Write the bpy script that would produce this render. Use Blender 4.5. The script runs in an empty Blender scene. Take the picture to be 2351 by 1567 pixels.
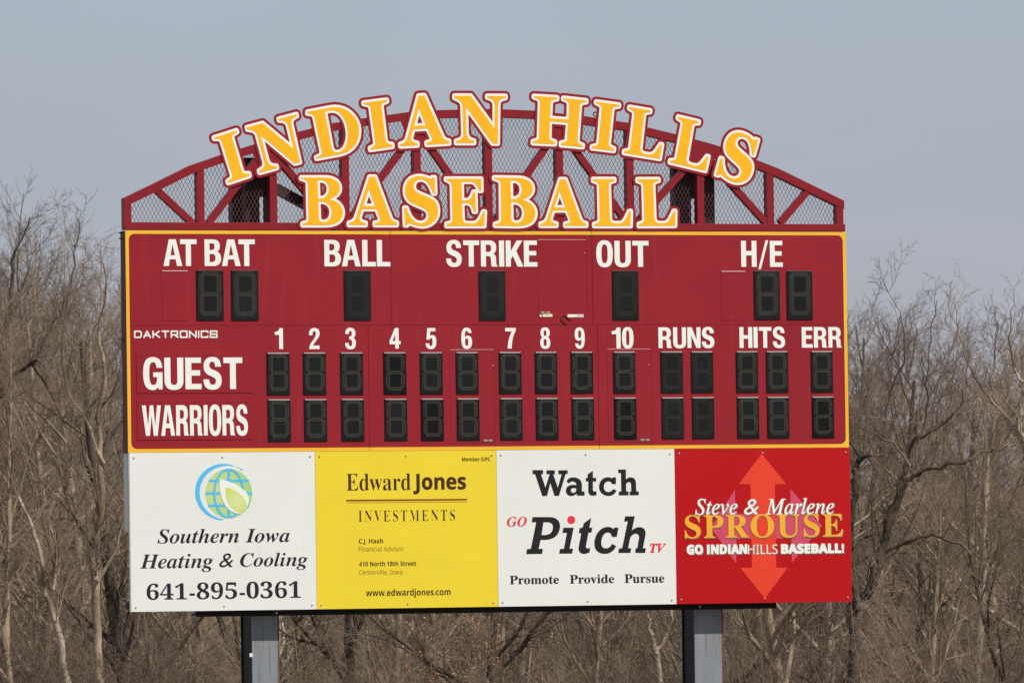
import bpy, bmesh, math, random
import numpy as np
from mathutils import Vector
R = math.radians
C = bpy.context.scene.collection
sc = bpy.context.scene

# ------------------------------------------------------------------ camera
EYE = 4.0                                   # seat in the stands, level with the foot of the board
TH = R(20.0); DIST = 118.7477
CAM = Vector((-DIST*math.sin(TH), -DIST*math.cos(TH), EYE))
FPX, YAW, PITCH, ROLL = 19010.1, 0.3514, 0.0321, -0.0143
PW, PH = 2351.0, 1567.0
fwd = Vector((math.sin(YAW)*math.cos(PITCH), math.cos(YAW)*math.cos(PITCH), math.sin(PITCH)))
rgt0 = Vector((math.cos(YAW), -math.sin(YAW), 0)); up0 = rgt0.cross(fwd)
rgt = math.cos(ROLL)*rgt0 + math.sin(ROLL)*up0
upv = -math.sin(ROLL)*rgt0 + math.cos(ROLL)*up0
cd = bpy.data.cameras.new('camera'); cam = bpy.data.objects.new('camera', cd); C.objects.link(cam)
from mathutils import Matrix
M = Matrix(((rgt.x, upv.x, -fwd.x), (rgt.y, upv.y, -fwd.y), (rgt.z, upv.z, -fwd.z))).to_4x4()
M.translation = CAM
cam.matrix_world = M
cd.sensor_width = 36.0; cd.sensor_fit = 'HORIZONTAL'
cd.lens = FPX/PW*36.0
cd.clip_start = 1.0; cd.clip_end = 3000.0
cd.dof.use_dof = True; cd.dof.focus_distance = 119.0; cd.dof.aperture_fstop = 8.0
sc.camera = cam

# ------------------------------------------------------------------ sky, sun, exposure
SUN_EL, SUN_AZ = R(50.0), R(32.0)           # azimuth to the right of the board's own normal
w = bpy.data.worlds.new('World'); sc.world = w; w.use_nodes = True
nt = w.node_tree; bg = nt.nodes['Background']
sky = nt.nodes.new('ShaderNodeTexSky'); sky.sky_type = 'NISHITA'; sky.sun_disc = False
sky.sun_elevation = SUN_EL; sky.sun_rotation = math.pi - SUN_AZ
sky.altitude = 200; sky.air_density = 1.0; sky.dust_density = 1.2; sky.ozone_density = 1.0
mixs = nt.nodes.new('ShaderNodeMix'); mixs.data_type = 'RGBA'
mixs.inputs['Factor'].default_value = 0.75      # a thin high veil of cloud in front of the blue, greyer towards the horizon
tcw = nt.nodes.new('ShaderNodeTexCoord'); sep = nt.nodes.new('ShaderNodeSeparateXYZ'); nt.links.new(tcw.outputs['Generated'], sep.inputs[0])
mrw = nt.nodes.new('ShaderNodeMapRange'); mrw.inputs[2].default_value = .075; nt.links.new(sep.outputs['Z'], mrw.inputs[0])
veil = nt.nodes.new('ShaderNodeMix'); veil.data_type = 'RGBA'; nt.links.new(mrw.outputs[0], veil.inputs['Factor'])
veil.inputs['A'].default_value = (3.95, 3.76, 4.80, 1); veil.inputs['B'].default_value = (3.98, 4.41, 5.34, 1)
cl = nt.nodes.new('ShaderNodeTexNoise'); cl.inputs['Scale'].default_value = 26; cl.inputs['Detail'].default_value = 4
cmp_ = nt.nodes.new('ShaderNodeMapping'); cmp_.inputs['Scale'].default_value = (1, 1, 2.2); nt.links.new(tcw.outputs['Generated'], cmp_.inputs[0]); nt.links.new(cmp_.outputs[0], cl.inputs[0])
crp = nt.nodes.new('ShaderNodeMapRange'); crp.inputs[1].default_value = .3; crp.inputs[2].default_value = .7; crp.inputs[3].default_value = .965; crp.inputs[4].default_value = 1.035
nt.links.new(cl.outputs[0], crp.inputs[0])
vmul = nt.nodes.new('ShaderNodeVectorMath'); vmul.operation = 'SCALE'; nt.links.new(veil.outputs['Result'], vmul.inputs[0]); nt.links.new(crp.outputs[0], vmul.inputs['Scale'])
nt.links.new(vmul.outputs[0], mixs.inputs['B'])
nt.links.new(sky.outputs[0], mixs.inputs['A']); nt.links.new(mixs.outputs['Result'], bg.inputs[0])
bg.inputs[1].default_value = 0.10
sl = bpy.data.lights.new('sun', 'SUN'); sl.energy = 4.45; sl.angle = R(0.5); sl.color = (1.0, 0.95, 0.87)
so = bpy.data.objects.new('sun', sl); C.objects.link(so)
sd = Vector((math.sin(SUN_AZ)*math.cos(SUN_EL), -math.cos(SUN_AZ)*math.cos(SUN_EL), math.sin(SUN_EL)))
so.rotation_euler = sd.to_track_quat('Z', 'Y').to_euler(); so.location = (20, -40, 60)
sc.view_settings.view_transform = 'Standard'; sc.view_settings.look = 'None'
sc.view_settings.exposure = 0.0; sc.view_settings.gamma = 1.0

# ------------------------------------------------------------------ helpers
def ray(x, y):
    return (fwd*FPX + rgt*(x-PW/2) + upv*(PH/2-y)).normalized()
def B(x, y, d=0.0):
    """point of the upright plane d metres behind the board's face, as (u, v)"""
    r = ray(x, y); t = (d-CAM.y)/r.y
    p = CAM + r*t
    return (p.x, p.z)
def at(x, y, dist):
    r = ray(x, y); h = math.hypot(r.x, r.y)
    return CAM + r*(dist/h)

def tag(o, label=None, cat=None, group=None, kind=None):
    if label: o['label'] = label
    if cat: o['category'] = cat
    if group: o['group'] = group
    if kind: o['kind'] = kind
    return o
def thing(name, label, cat, loc=(0, 0, 0), group=None):
    o = bpy.data.objects.new(name, None); C.objects.link(o); o.location = loc
    o.empty_display_size = 0.3
    return tag(o, label, cat, group)
def link(name, me, mat, parent=None):
    o = bpy.data.objects.new(name, me); C.objects.link(o)
    if mat:
        me.materials.clear(); me.materials.append(mat)
    if parent is not None:
        o.parent = parent
        o.matrix_parent_inverse = Matrix.Translation(parent.location).inverted() if parent.type == 'EMPTY' else Matrix.Identity(4)
    return o
def bm_obj(name, bm, mat, parent=None, bevel=0):
    if bevel:
        bmesh.ops.bevel(bm, geom=[e for e in bm.edges], offset=bevel, segments=1, affect='EDGES', clamp_overlap=True)
    bmesh.ops.recalc_face_normals(bm, faces=bm.faces)
    me = bpy.data.meshes.new(name); bm.to_mesh(me); bm.free()
    return link(name, me, mat, parent)
def box(bm, x0, x1, y0, y1, z0, z1):
    v = [bm.verts.new(p) for p in ((x0,y0,z0),(x1,y0,z0),(x1,y1,z0),(x0,y1,z0),(x0,y0,z1),(x1,y0,z1),(x1,y1,z1),(x0,y1,z1))]
    for f in ((0,1,5,4),(1,2,6,5),(2,3,7,6),(3,0,4,7),(4,5,6,7),(3,2,1,0)):
        bm.faces.new([v[i] for i in f])
def prism(bm, poly, y0, y1):
    """(u, v) outline turned into a solid between depths y0 and y1"""
    a = [bm.verts.new((u, y0, v)) for u, v in poly]; b = [bm.verts.new((u, y1, v)) for u, v in poly]
    bm.faces.new(a); bm.faces.new(b[::-1]); n = len(a)
    for i in range(n):
        bm.faces.new((a[i], b[i], b[(i+1) % n], a[(i+1) % n]))
def quadpx(x0, y0, x1, y1, d=0):
    """upright rectangle whose corners sit at these photo pixels, averaged to be square on the board"""
    a, b, c, e = B(x0, y0, d), B(x1, y0, d), B(x1, y1, d), B(x0, y1, d)
    return ((a[0]+e[0])/2, (b[0]+c[0])/2, (e[1]+c[1])/2, (a[1]+b[1])/2)   # u0 u1 v0 v1
def bar(bm, p, q, wd, y0, y1):
    dx, dy = q[0]-p[0], q[1]-p[1]; L = math.hypot(dx, dy); nx, ny = -dy/L*wd/2, dx/L*wd/2
    prism(bm, [(p[0]+nx, p[1]+ny), (p[0]-nx, p[1]-ny), (q[0]-nx, q[1]-ny), (q[0]+nx, q[1]+ny)], y0, y1)
def fill_mesh(name, loops, yfront, thick):
    cu = bpy.data.curves.new(name, 'CURVE'); cu.dimensions = '2D'; cu.fill_mode = 'BOTH'; cu.extrude = thick/2
    for lp in loops:
        s = cu.splines.new('POLY'); s.points.add(len(lp)-1)
        s.points.foreach_set('co', [c for p in lp for c in (p[0], p[1], 0, 1)]); s.use_cyclic_u = True
    return curve_mesh(cu, yfront, thick)
def curve_mesh(cu, yfront, thick):
    o = bpy.data.objects.new('tmp', cu); C.objects.link(o)
    dg = bpy.context.evaluated_depsgraph_get(); dg.update()
    me = bpy.data.meshes.new_from_object(o.evaluated_get(dg))
    bpy.data.objects.remove(o); bpy.data.curves.remove(cu)
    n = len(me.vertices); co = np.empty(n*3); me.vertices.foreach_get('co', co); co = co.reshape(-1, 3)
    out = np.stack([co[:, 0], yfront+thick/2-co[:, 2], co[:, 1]], 1)
    me.vertices.foreach_set('co', out.ravel()); me.update()
    return me
def join_meshes(name, mes):
    bm = bmesh.new()
    for m in mes:
        bm.from_mesh(m); bpy.data.meshes.remove(m)
    me = bpy.data.meshes.new(name); bm.to_mesh(me); bm.free(); return me

# ------------------------------------------------------------------ materials
def lin(c): return tuple(((v/255)/12.92 if v/255 <= .04045 else (((v/255)+.055)/1.055)**2.4) for v in c)
def mat(name, rgb, rough=.5, spec=.5, var=.06, scale=3.0, metal=0.0, bump=0.0, bscale=8.0, streak=None, stretch=(1, 1, 1), each=False):
    m = bpy.data.materials.new(name); m.use_nodes = True; t = m.node_tree; p = t.nodes['Principled BSDF']
    p.inputs['Roughness'].default_value = rough; p.inputs['Specular IOR Level'].default_value = spec; p.inputs['Metallic'].default_value = metal
    tc = t.nodes.new('ShaderNodeTexCoord'); mp = t.nodes.new('ShaderNodeMapping'); mp.inputs['Scale'].default_value = stretch
    t.links.new(tc.outputs['Object'], mp.inputs[0])
    if each:                            # no two copies weathered alike
        oi = t.nodes.new('ShaderNodeObjectInfo'); ml = t.nodes.new('ShaderNodeMath'); ml.operation = 'MULTIPLY'; ml.inputs[1].default_value = 60
        t.links.new(oi.outputs['Random'], ml.inputs[0]); t.links.new(ml.outputs[0], mp.inputs['Location'])
    nz = t.nodes.new('ShaderNodeTexNoise'); nz.inputs['Scale'].default_value = scale; nz.inputs['Detail'].default_value = 6
    t.links.new(mp.outputs[0], nz.inputs[0])
    cr = t.nodes.new('ShaderNodeValToRGB'); e = cr.color_ramp.elements
    e[0].position = .3; e[1].position = .7
    e[0].color = (*[c*(1-var) for c in rgb], 1); e[1].color = (*[min(1, c*(1+var)) for c in rgb], 1)
    t.links.new(nz.outputs[0], cr.inputs[0]); last = cr.outputs[0]
    if streak:
        (sc_, amt, col, sx) = streak
        m2 = t.nodes.new('ShaderNodeMapping'); m2.inputs['Scale'].default_value = sx
        t.links.new(tc.outputs['Object'], m2.inputs[0])
        if each: t.links.new(ml.outputs[0], m2.inputs['Location'])
        n2 = t.nodes.new('ShaderNodeTexNoise'); n2.inputs['Scale'].default_value = sc_; n2.inputs['Detail'].default_value = 5
        t.links.new(m2.outputs[0], n2.inputs[0])
        r2 = t.nodes.new('ShaderNodeValToRGB'); r2.color_ramp.elements[0].position = .58; r2.color_ramp.elements[1].position = .72
        r2.color_ramp.elements[0].color = (0, 0, 0, 1); r2.color_ramp.elements[1].color = (amt, amt, amt, 1)
        t.links.new(n2.outputs[0], r2.inputs[0])
        mx = t.nodes.new('ShaderNodeMix'); mx.data_type = 'RGBA'; mx.inputs['B'].default_value = (*col, 1)
        t.links.new(r2.outputs[0], mx.inputs['Factor']); t.links.new(last, mx.inputs['A']); last = mx.outputs['Result']
    t.links.new(last, p.inputs['Base Color'])
    if bump:
        b = t.nodes.new('ShaderNodeBump'); b.inputs['Strength'].default_value = bump; b.inputs['Distance'].default_value = .02
        n3 = t.nodes.new('ShaderNodeTexNoise'); n3.inputs['Scale'].default_value = bscale; n3.inputs['Detail'].default_value = 3
        t.links.new(tc.outputs['Object'], n3.inputs[0]); t.links.new(n3.outputs[0], b.inputs['Height']); t.links.new(b.outputs[0], p.inputs['Normal'])
    return m
MAROON = (.285, .012, .021)
m_maroon = mat('maroon_paint', MAROON, .45, .28, .06, .8, streak=(2.2, .5, (.325, .030, .038), (3, 1, .35)))
m_truss = mat('maroon_truss_paint', (.235, .010, .018), .45, .28, .07, 1.5)
m_plate = mat('maroon_letter_plate', (.285, .012, .022), .42, .28, .05, 2)
m_dkmar = mat('dark_maroon_case', (.115, .028, .030), .55, .3, .1, 2)
m_yel = mat('golden_yellow_vinyl', (.94, .47, .010), .42, .3, .04, 3)
m_bord = mat('golden_yellow_border', (.86, .475, .028), .42, .4, .06, 1.0)
m_white = mat('white_vinyl', (.84, .845, .79), .42, .4, .03, 2)
m_wsheet = mat('white_sign_sheet', (.775, .785, .745), .38, .4, .025, 1.2, streak=(1.5, .35, (.69, .70, .67), (9, 1, .5)), bump=.05, bscale=.8)
m_ysheet = mat('yellow_sign_sheet', (.82, .635, .032), .38, .4, .03, 1.2, streak=(1.5, .3, (.74, .60, .06), (9, 1, .5)), bump=.05, bscale=.8)
m_rsheet = mat('red_sign_sheet', (.47, .006, .010), .09, .5, .03, 1.0, bump=.22, bscale=.7)
m_orange = mat('orange_print', (.78, .053, .022), .24, .5, .03, 2)
m_pink = mat('pink_print', (.60, .075, .135), .24, .5, .03, 2)
m_gold = mat('gold_print', (.85, .42, .03), .3, .5, .03, 2)
m_ink = mat('black_purple_ink', (.020, .010, .022), .4, .4, .1, 2)
m_blackink = mat('black_ink', (.012, .010, .011), .4, .4, .1, 2)
m_brown = mat('dark_brown_ink', (.060, .018, .006), .4, .4, .1, 2)
m_tan = mat('tan_brown_ink', (.30, .17, .012), .4, .4, .1, 2)
m_redink = mat('red_ink', (.72, .035, .05), .4, .4, .05, 2)
m_shadowink = mat('grey_print', (.20, .17, .15), .35, .4, .05, 2)
m_blue = mat('blue_print', (.09, .50, .86), .4, .4, .03, 2)
def grad_mat(name, ca, cb, center, rad):
    m = mat(name, ca, .4, .4, 0, 1); t = m.node_tree
    tc = t.nodes.new('ShaderNodeTexCoord'); vm = t.nodes.new('ShaderNodeVectorMath'); vm.operation = 'DISTANCE'
    t.links.new(tc.outputs['Object'], vm.inputs[0]); vm.inputs[1].default_value = center
    mr = t.nodes.new('ShaderNodeMapRange'); mr.inputs[2].default_value = rad; t.links.new(vm.outputs['Value'], mr.inputs[0])
    mx = t.nodes.new('ShaderNodeMix'); mx.data_type = 'RGBA'; mx.inputs['A'].default_value = (*ca, 1); mx.inputs['B'].default_value = (*cb, 1)
    t.links.new(mr.outputs[0], mx.inputs['Factor']); t.links.new(mx.outputs['Result'], t.nodes['Principled BSDF'].inputs['Base Color'])
    return m
m_screen = mat('dark_mesh_metal', (.105, .040, .048), .5, .4, .3, 6)
m_digit = mat('charcoal_display_face', (.0060, .0068, .0078), .42, .25, .35, 1.6, streak=(3, .75, (.016, .017, .019), (6, 1, .6)), each=True)
m_digit2 = mat('black_display_face', (.0035, .0035, .004), .45, .2, .2, 2)
m_digit3 = mat('slate_display_face', (.0085, .0098, .012), .42, .25, .3, 1.6, each=True)
m_led = mat('unlit_lamp_lens', (.27, .24, .165), .4, .5, .25, 20, each=True)
m_led2 = mat('dim_unlit_lamp_lens', (.12, .092, .060), .4, .5, .25, 20)
m_lip = mat('bare_metal_lip', (.42, .41, .40), .5, .5, .1, 4)
m_lipglint = mat('pale_glint_lip', (.66, .44, .42), .5, .5, .1, 4)  # pale tone stands in for light caught along top edges
m_gapshade = mat('dark_gap_and_shade', (.09, .012, .016), .7, .2, .1, 4)  # joints and small fittings, also the painted shade beside plates and covers
m_black = mat('black_steel', (.012, .011, .012), .6, .3, .3, 3)
m_mast = mat('dark_brown_steel', (.040, .028, .026), .6, .3, .5, 2.0)
m_galv = mat('weathered_grey_flange', (.225, .243, .265), .55, .4, .18, 5, stretch=(1, 1, .12),
             streak=(3.0, .75, (.14, .085, .07), (9, 1, .35)))
m_rust = mat('rusty_edge', (.16, .075, .055), .7, .2, .3, 6)
m_grey = mat('grey_cabinet_paint', (.72, .72, .69), .5, .4, .06, 2)
m_screw = mat('screw_metal', (.55, .52, .49), .4, .5, .2, 9, metal=.2)
m_stick = mat('cream_sticker', (.78, .74, .50), .5, .3, .1, 30)
m_oval = mat('grey_maker_badge', (.30, .27, .22), .45, .5, .2, 40)

# ------------------------------------------------------------------ lettering from outlines
def mathalpha(s, U, L, D=None):
    r = ''
    for c in s:
        if 'A' <= c <= 'Z': r += chr(U+ord(c)-65)
        elif 'a' <= c <= 'z': r += chr(L+ord(c)-97)
        elif '0' <= c <= '9' and D: r += chr(D+ord(c)-48)
        else: r += c
    return r
STY = {'sans': lambda s: s,
       'serif': lambda s: mathalpha(s, 0x1D400, 0x1D41A, 0x1D7CE),
       'ital': lambda s: mathalpha(s, 0x1D434, 0x1D44E),
       'bital': lambda s: mathalpha(s, 0x1D468, 0x1D482),
       'bold': lambda s: mathalpha(s, 0x1D5D4, 0x1D5EE, 0x1D7EC),
       'typew': lambda s: mathalpha(s, 0x1D670, 0x1D68A, 0x1D7F6),
       'light': lambda s: mathalpha(s, 0x1D5A0, 0x1D5BA, 0x1D7E2)}
def outlines(body, style, spacing=1.0):
    fc = bpy.data.curves.new('t', 'FONT'); fc.body = STY[style](body); fc.space_character = spacing
    o = bpy.data.objects.new('t', fc); C.objects.link(o)
    dg = bpy.context.evaluated_depsgraph_get(); dg.update()
    oe = o.evaluated_get(dg); cu = oe.to_curve(dg)
    sp = []
    for s in cu.splines:
        sp.append([(tuple(b.handle_left[:2]), tuple(b.co[:2]), tuple(b.handle_right[:2])) for b in s.bezier_points])
    if style == 'bold':                 # the alphabet's bold I carries slabs: cut it back to a plain stem
        for i, l in enumerate(sp):
            xs = [b[1][0] for b in l]; lo, hi = min(xs), max(xs)
            if len(l) == 12 and sum(abs(x-lo) < 1e-3 for x in xs) == 4 and sum(abs(x-hi) < 1e-3 for x in xs) == 4:
                st = sorted(x for x in xs if lo+1e-3 < x < hi-1e-3); ys = [b[1][1] for b in l]
                q = [(st[0], min(ys)), (st[0], max(ys)), (st[-1], max(ys)), (st[-1], min(ys))]
                sp[i] = [(p, p, p) for p in q]
    oe.to_curve_clear(); bpy.data.objects.remove(o); bpy.data.curves.remove(fc)
    return sp
CAP = {}
def capheight(style):
    if style not in CAP:
        CAP[style] = max(b[1][1] for s in outlines('H', style) for b in s)
    return CAP[style]
def text(body, style, x0, x1, ytop, ybase, d=-.004, bold=0.0, shear=0.0, spacing=1.0, xh=None, ybase_r=None, dx=0, dz=0):
    """word whose ink runs from photo pixel x0 to x1 on baseline ybase with capital tops at ytop"""
    sp = outlines(body, style, spacing)
    h0 = capheight(style) if xh is None else max(b[1][1] for s in outlines(xh, style) for b in s)
    if shear: sp = [[tuple((p[0]+shear*p[1], p[1]) for p in b) for b in s] for s in sp]
    yr = ybase if ybase_r is None else ybase_r
    ua, va = B(x0, ybase, d); ub, vb = B(x1, yr, d); vt = B((x0+x1)/2, ytop+(yr-ybase)/2, d)[1]
    vbm = (va+vb)/2; h = vt-vbm; off = bold*h
    xs = [b[1][0] for s in sp for b in s]; xa, xb = min(xs), max(xs)
    sx = (ub-ua-2*off)/(xb-xa); sy = (h-2*off)/h0
    tilt = 0 if ybase_r is None else (vb-va)/(ub-ua)
    T = lambda p: (ua+off+(p[0]-xa)*sx+dx, vbm+off+p[1]*sy+dz)
    loops = []
    for s in sp:
        lp = []
        for i in range(len(s)):
            p0, p1, p2, p3 = T(s[i][1]), T(s[i][2]), T(s[(i+1) % len(s)][0]), T(s[(i+1) % len(s)][1])
            ch = math.hypot(p3[0]-p0[0], p3[1]-p0[1])
            dev = abs((p1[0]-p0[0])*(p3[1]-p0[1])-(p1[1]-p0[1])*(p3[0]-p0[0]))+abs((p2[0]-p0[0])*(p3[1]-p0[1])-(p2[1]-p0[1])*(p3[0]-p0[0]))
            n = 1 if dev < 1e-4*ch*h else 6
            for k in range(n):
                t = k/n; u = 1-t
                lp.append(tuple(u**3*p0[j]+3*u*u*t*p1[j]+3*u*t*t*p2[j]+t**3*p3[j] for j in (0, 1)) if k else p0)
        loops.append(lp)
    if off: loops = sdf_contours(loops, (off,), cell=h/46, pad=abs(off)+h/12, step=1)[0]
    return fill_mesh('t', loops, d-.0012, .0012)
def svg(path, ox, oy, s):
    """M/L/C path in enlarged-crop units -> list of (photo x, photo y)"""
    tk = path.replace(',', ' ').split(); i = 0; pts = []; cmd = None
    num = lambda k: (ox+float(tk[k])/s, oy+float(tk[k+1])/s)
    while i < len(tk):
        if tk[i] in 'MLCZ': cmd = tk[i]; i += 1; continue
        if cmd in 'ML': pts.append(num(i)); i += 2
        else:
            a = pts[-1]; b, c, e = num(i), num(i+2), num(i+4); i += 6
            for k in range(1, 11):
                t = k/10; u = 1-t
                pts.append(tuple(u**3*a[j]+3*u*u*t*b[j]+3*u*t*t*c[j]+t**3*e[j] for j in (0, 1)))
    return pts
Z1 = 1567/150
COND = {'A': (67, ["M 0 0 L 20 100 45 100 67 0 48 0 43.5 25 22.5 25 19 0", "M 25.5 40 L 40.5 40 33 82"]), 'T': (59, ["M 0 100 L 59 100 59 82 38.5 82 38.5 0 20 0 20 82 0 82"]),
 'B': (59, ["M 0 0 L 0 100 30 100 C 48 100 55 90 55 76 C 55 63 50 56 45 54 C 53 51 59 43 59 29 C 59 10 49 0 31 0", "M 18 85 L 27 85 C 34 85 36 81 36 74 C 36 65 33 60 26 60 L 18 60", "M 18 45 L 27 45 C 36 45 39 40 39 30 C 39 20 35 15 27 15 L 18 15"]),
 'L': (48, ["M 0 0 L 0 100 19 100 19 17 48 17 48 0"]), 'I': (19, ["M 0 0 L 0 100 19 100 19 0"]), 'H': (60, ["M 0 0 L 0 100 19 100 19 61 41 61 41 100 60 100 60 0 41 0 41 44 19 44 19 0"]),
 'S': (57, ["M 0 31 L 18 31 C 18 20 22 14 29 14 C 36 14 39 19 39 26 C 39 34 34 37 22 42 C 8 48 1 56 1 72 C 1 91 11 102 29 102 C 46 102 55 91 55 71 L 37 71 C 37 81 34 87 28 87 C 22 87 19 82 19 75 C 19 68 23 64 34 60 C 50 54 57 45 57 28 C 57 9 47 -2 29 -2 C 10 -2 0 9 0 31"]),
 'R': (61, ["M 0 0 L 0 100 32 100 C 49 100 57 90 57 73 C 57 60 53 53 45 49 C 53 46 55 41 56 30 C 56 15 56 6 61 3 L 61 0 40 0 C 37 4 37.5 14 37 27 C 36.5 37 34 40 27 40 L 18.5 40 18.5 0", "M 18.5 84 L 28 84 C 35 84 38 80 38 70 C 38 60 35 56 28 56 L 18.5 56"]),
 'K': (65, ["M 0 0 L 0 100 18.5 100 18.5 59 41 100 62 100 39 60 65 0 43 0 26 41 18.5 28 18.5 0"]), 'E': (50, ["M 0 0 L 0 100 49 100 49 83 19 83 19 60 46 60 46 43 19 43 19 17 50 17 50 0"]),
 'O': (60, ["M 0 50 C 0 14 9 -2 30 -2 C 51 -2 60 14 60 50 C 60 86 51 102 30 102 C 9 102 0 86 0 50", "M 19 50 C 19 76 21 86 30 86 C 39 86 41 76 41 50 C 41 24 39 14 30 14 C 21 14 19 24 19 50"]),
 'U': (59, ["M 0 100 L 19 100 19 30 C 19 18 22 14 29.5 14 C 37 14 40 18 40 30 L 40 100 59 100 59 30 C 59 8 49 -2 29.5 -2 C 10 -2 0 8 0 30"]), 'N': (60, ["M 0 0 L 0 100 20 100 42 39 42 100 60 100 60 0 40.5 0 18 62 18 0"]),
 'G': (60, ["M 60 54 L 31 54 31 39 43 39 C 43 22 40 14 32 14 C 22 14 19 24 19 50 C 19 76 22 86 31 86 C 38 86 41 80 41.5 68 L 59.5 68 C 58 92 48 102 31 102 C 9 102 0 86 0 50 C 0 14 9 -2 29 -2 C 37 -2 42 1 46 8 L 47.5 0 60 0"]),
 'W': (92, ["M 0 100 L 19 100 29 32 38 100 55 100 64 32 73 100 92 100 75 0 56 0 46.5 66 37 0 18 0"]), '/': (40, ["M 0 -9 L 10 -9 40 102 30 102"]), ' ': (16, []),
 '0': (50, ["M 0 50 C 0 14 7 -2 25 -2 C 43 -2 50 14 50 50 C 50 86 43 102 25 102 C 7 102 0 86 0 50", "M 18 50 C 18 76 19 86 25 86 C 31 86 32 76 32 50 C 32 24 31 14 25 14 C 19 14 18 24 18 50"]),
 '1': (38, ["M 20 0 L 20 68 0 68 0 82 C 14 83 20 88 22 100 L 38 100 38 0"]),
 '2': (51, ["M 0 66 L 17 66 C 17 80 19 86 25.5 86 C 31 86 33 81 33 73 C 33 62 26 52 16 38 C 5 24 1 14 1 0 L 50 0 50 17 19 17 C 22 26 28 32 36 43 C 46 56 51 64 51 75 C 51 92 42 101 26 101 C 8 101 0 90 0 66"]),
 '3': (51, ["M 0 29 C 0 8 9 -2 25 -2 C 42 -2 51 8 51 28 C 51 41 47 50 38 53 C 46 57 49 64 49 74 C 49 92 40 102 25 102 C 9 102 1 92 1 72 L 18 72 C 18 82 20 87 25 87 C 30 87 32 82 32 74 C 32 64 29 60 20 60 L 20 46 C 30 46 33 41 33 29 C 33 19 31 13 25 13 C 19 13 17 19 17 29"]),
 '4': (53, ["M 27 0 L 27 21 0 21 0 37 26 100 44 100 44 37 53 37 53 21 44 21 44 0", "M 27 37 L 14 37 27 70"]),
 '5': (51, ["M 4 44 L 9 100 47 100 47 84 23 84 21 62 C 24 65 28 66 32 66 C 45 66 51 55 51 34 C 51 10 42 -2 25 -2 C 9 -2 1 8 0 26 L 17 26 C 18 17 20 13 25 13 C 31 13 33 20 33 33 C 33 46 31 52 26 52 C 22 52 20 49 19 44"]),
 '6': (51, ["M 33 76 L 49 76 C 48 93 40 102 26 102 C 8 102 0 86 0 48 C 0 14 8 -2 26 -2 C 42 -2 51 10 51 31 C 51 52 44 63 31 63 C 25 63 20 60 17 55 C 17 78 19 87 26 87 C 30 87 32 83 33 76", "M 26 50 C 31 50 33 44 33 32 C 33 20 31 13 26 13 C 20 13 18 20 18 32 C 18 44 20 50 26 50"]),
 '7': (50, ["M 0 100 L 50 100 50 85 C 38 66 31 40 30 0 L 11 0 C 12 36 20 62 32 83 L 0 83"]),
 '8': (51, ["M 25 102 C 9 102 2 92 2 76 C 2 65 5 58 12 54 C 4 50 0 41 0 28 C 0 8 9 -2 25 -2 C 42 -2 51 8 51 28 C 51 41 47 50 39 54 C 46 58 49 65 49 76 C 49 92 41 102 25 102", "M 25 88 C 30 88 32 83 32 74 C 32 65 30 60 25 60 C 20 60 18 65 18 74 C 18 83 20 88 25 88", "M 25 46 C 31 46 33 40 33 29 C 33 18 31 12 25 12 C 19 12 17 18 17 29 C 17 40 19 46 25 46"])}
def caption_loops(body, x0, x1, yt, yb, d):
    loops = []; pen = 0; prev = None
    for c in body:
        if prev is not None: pen += {'AT': -7, 'TA': -7, 'BA': 3, 'LL': 4, 'WA': 0, 'KE': 2}.get(prev+c, 6)
        w_, ps = COND['6' if c == '9' else c]
        for p in ps:
            l = svg(p, 0, 0, 1)
            if c == '9': l = [(51-x, 100-y) for x, y in l]
            loops.append([(pen+x, y) for x, y in l])
        pen += w_; prev = c
    ua, va = B(x0, yb, d); ub = B(x1, yb, d)[0]; vt_ = B((x0+x1)/2, yt, d)[1]
    xs = [p[0] for l in loops for p in l]; lo = min(xs); sx = (ub-ua)/(max(xs)-lo); sy = (vt_-va)/100
    return [[(ua+(x-lo)*sx, va+y*sy) for x, y in l] for l in loops]
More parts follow.
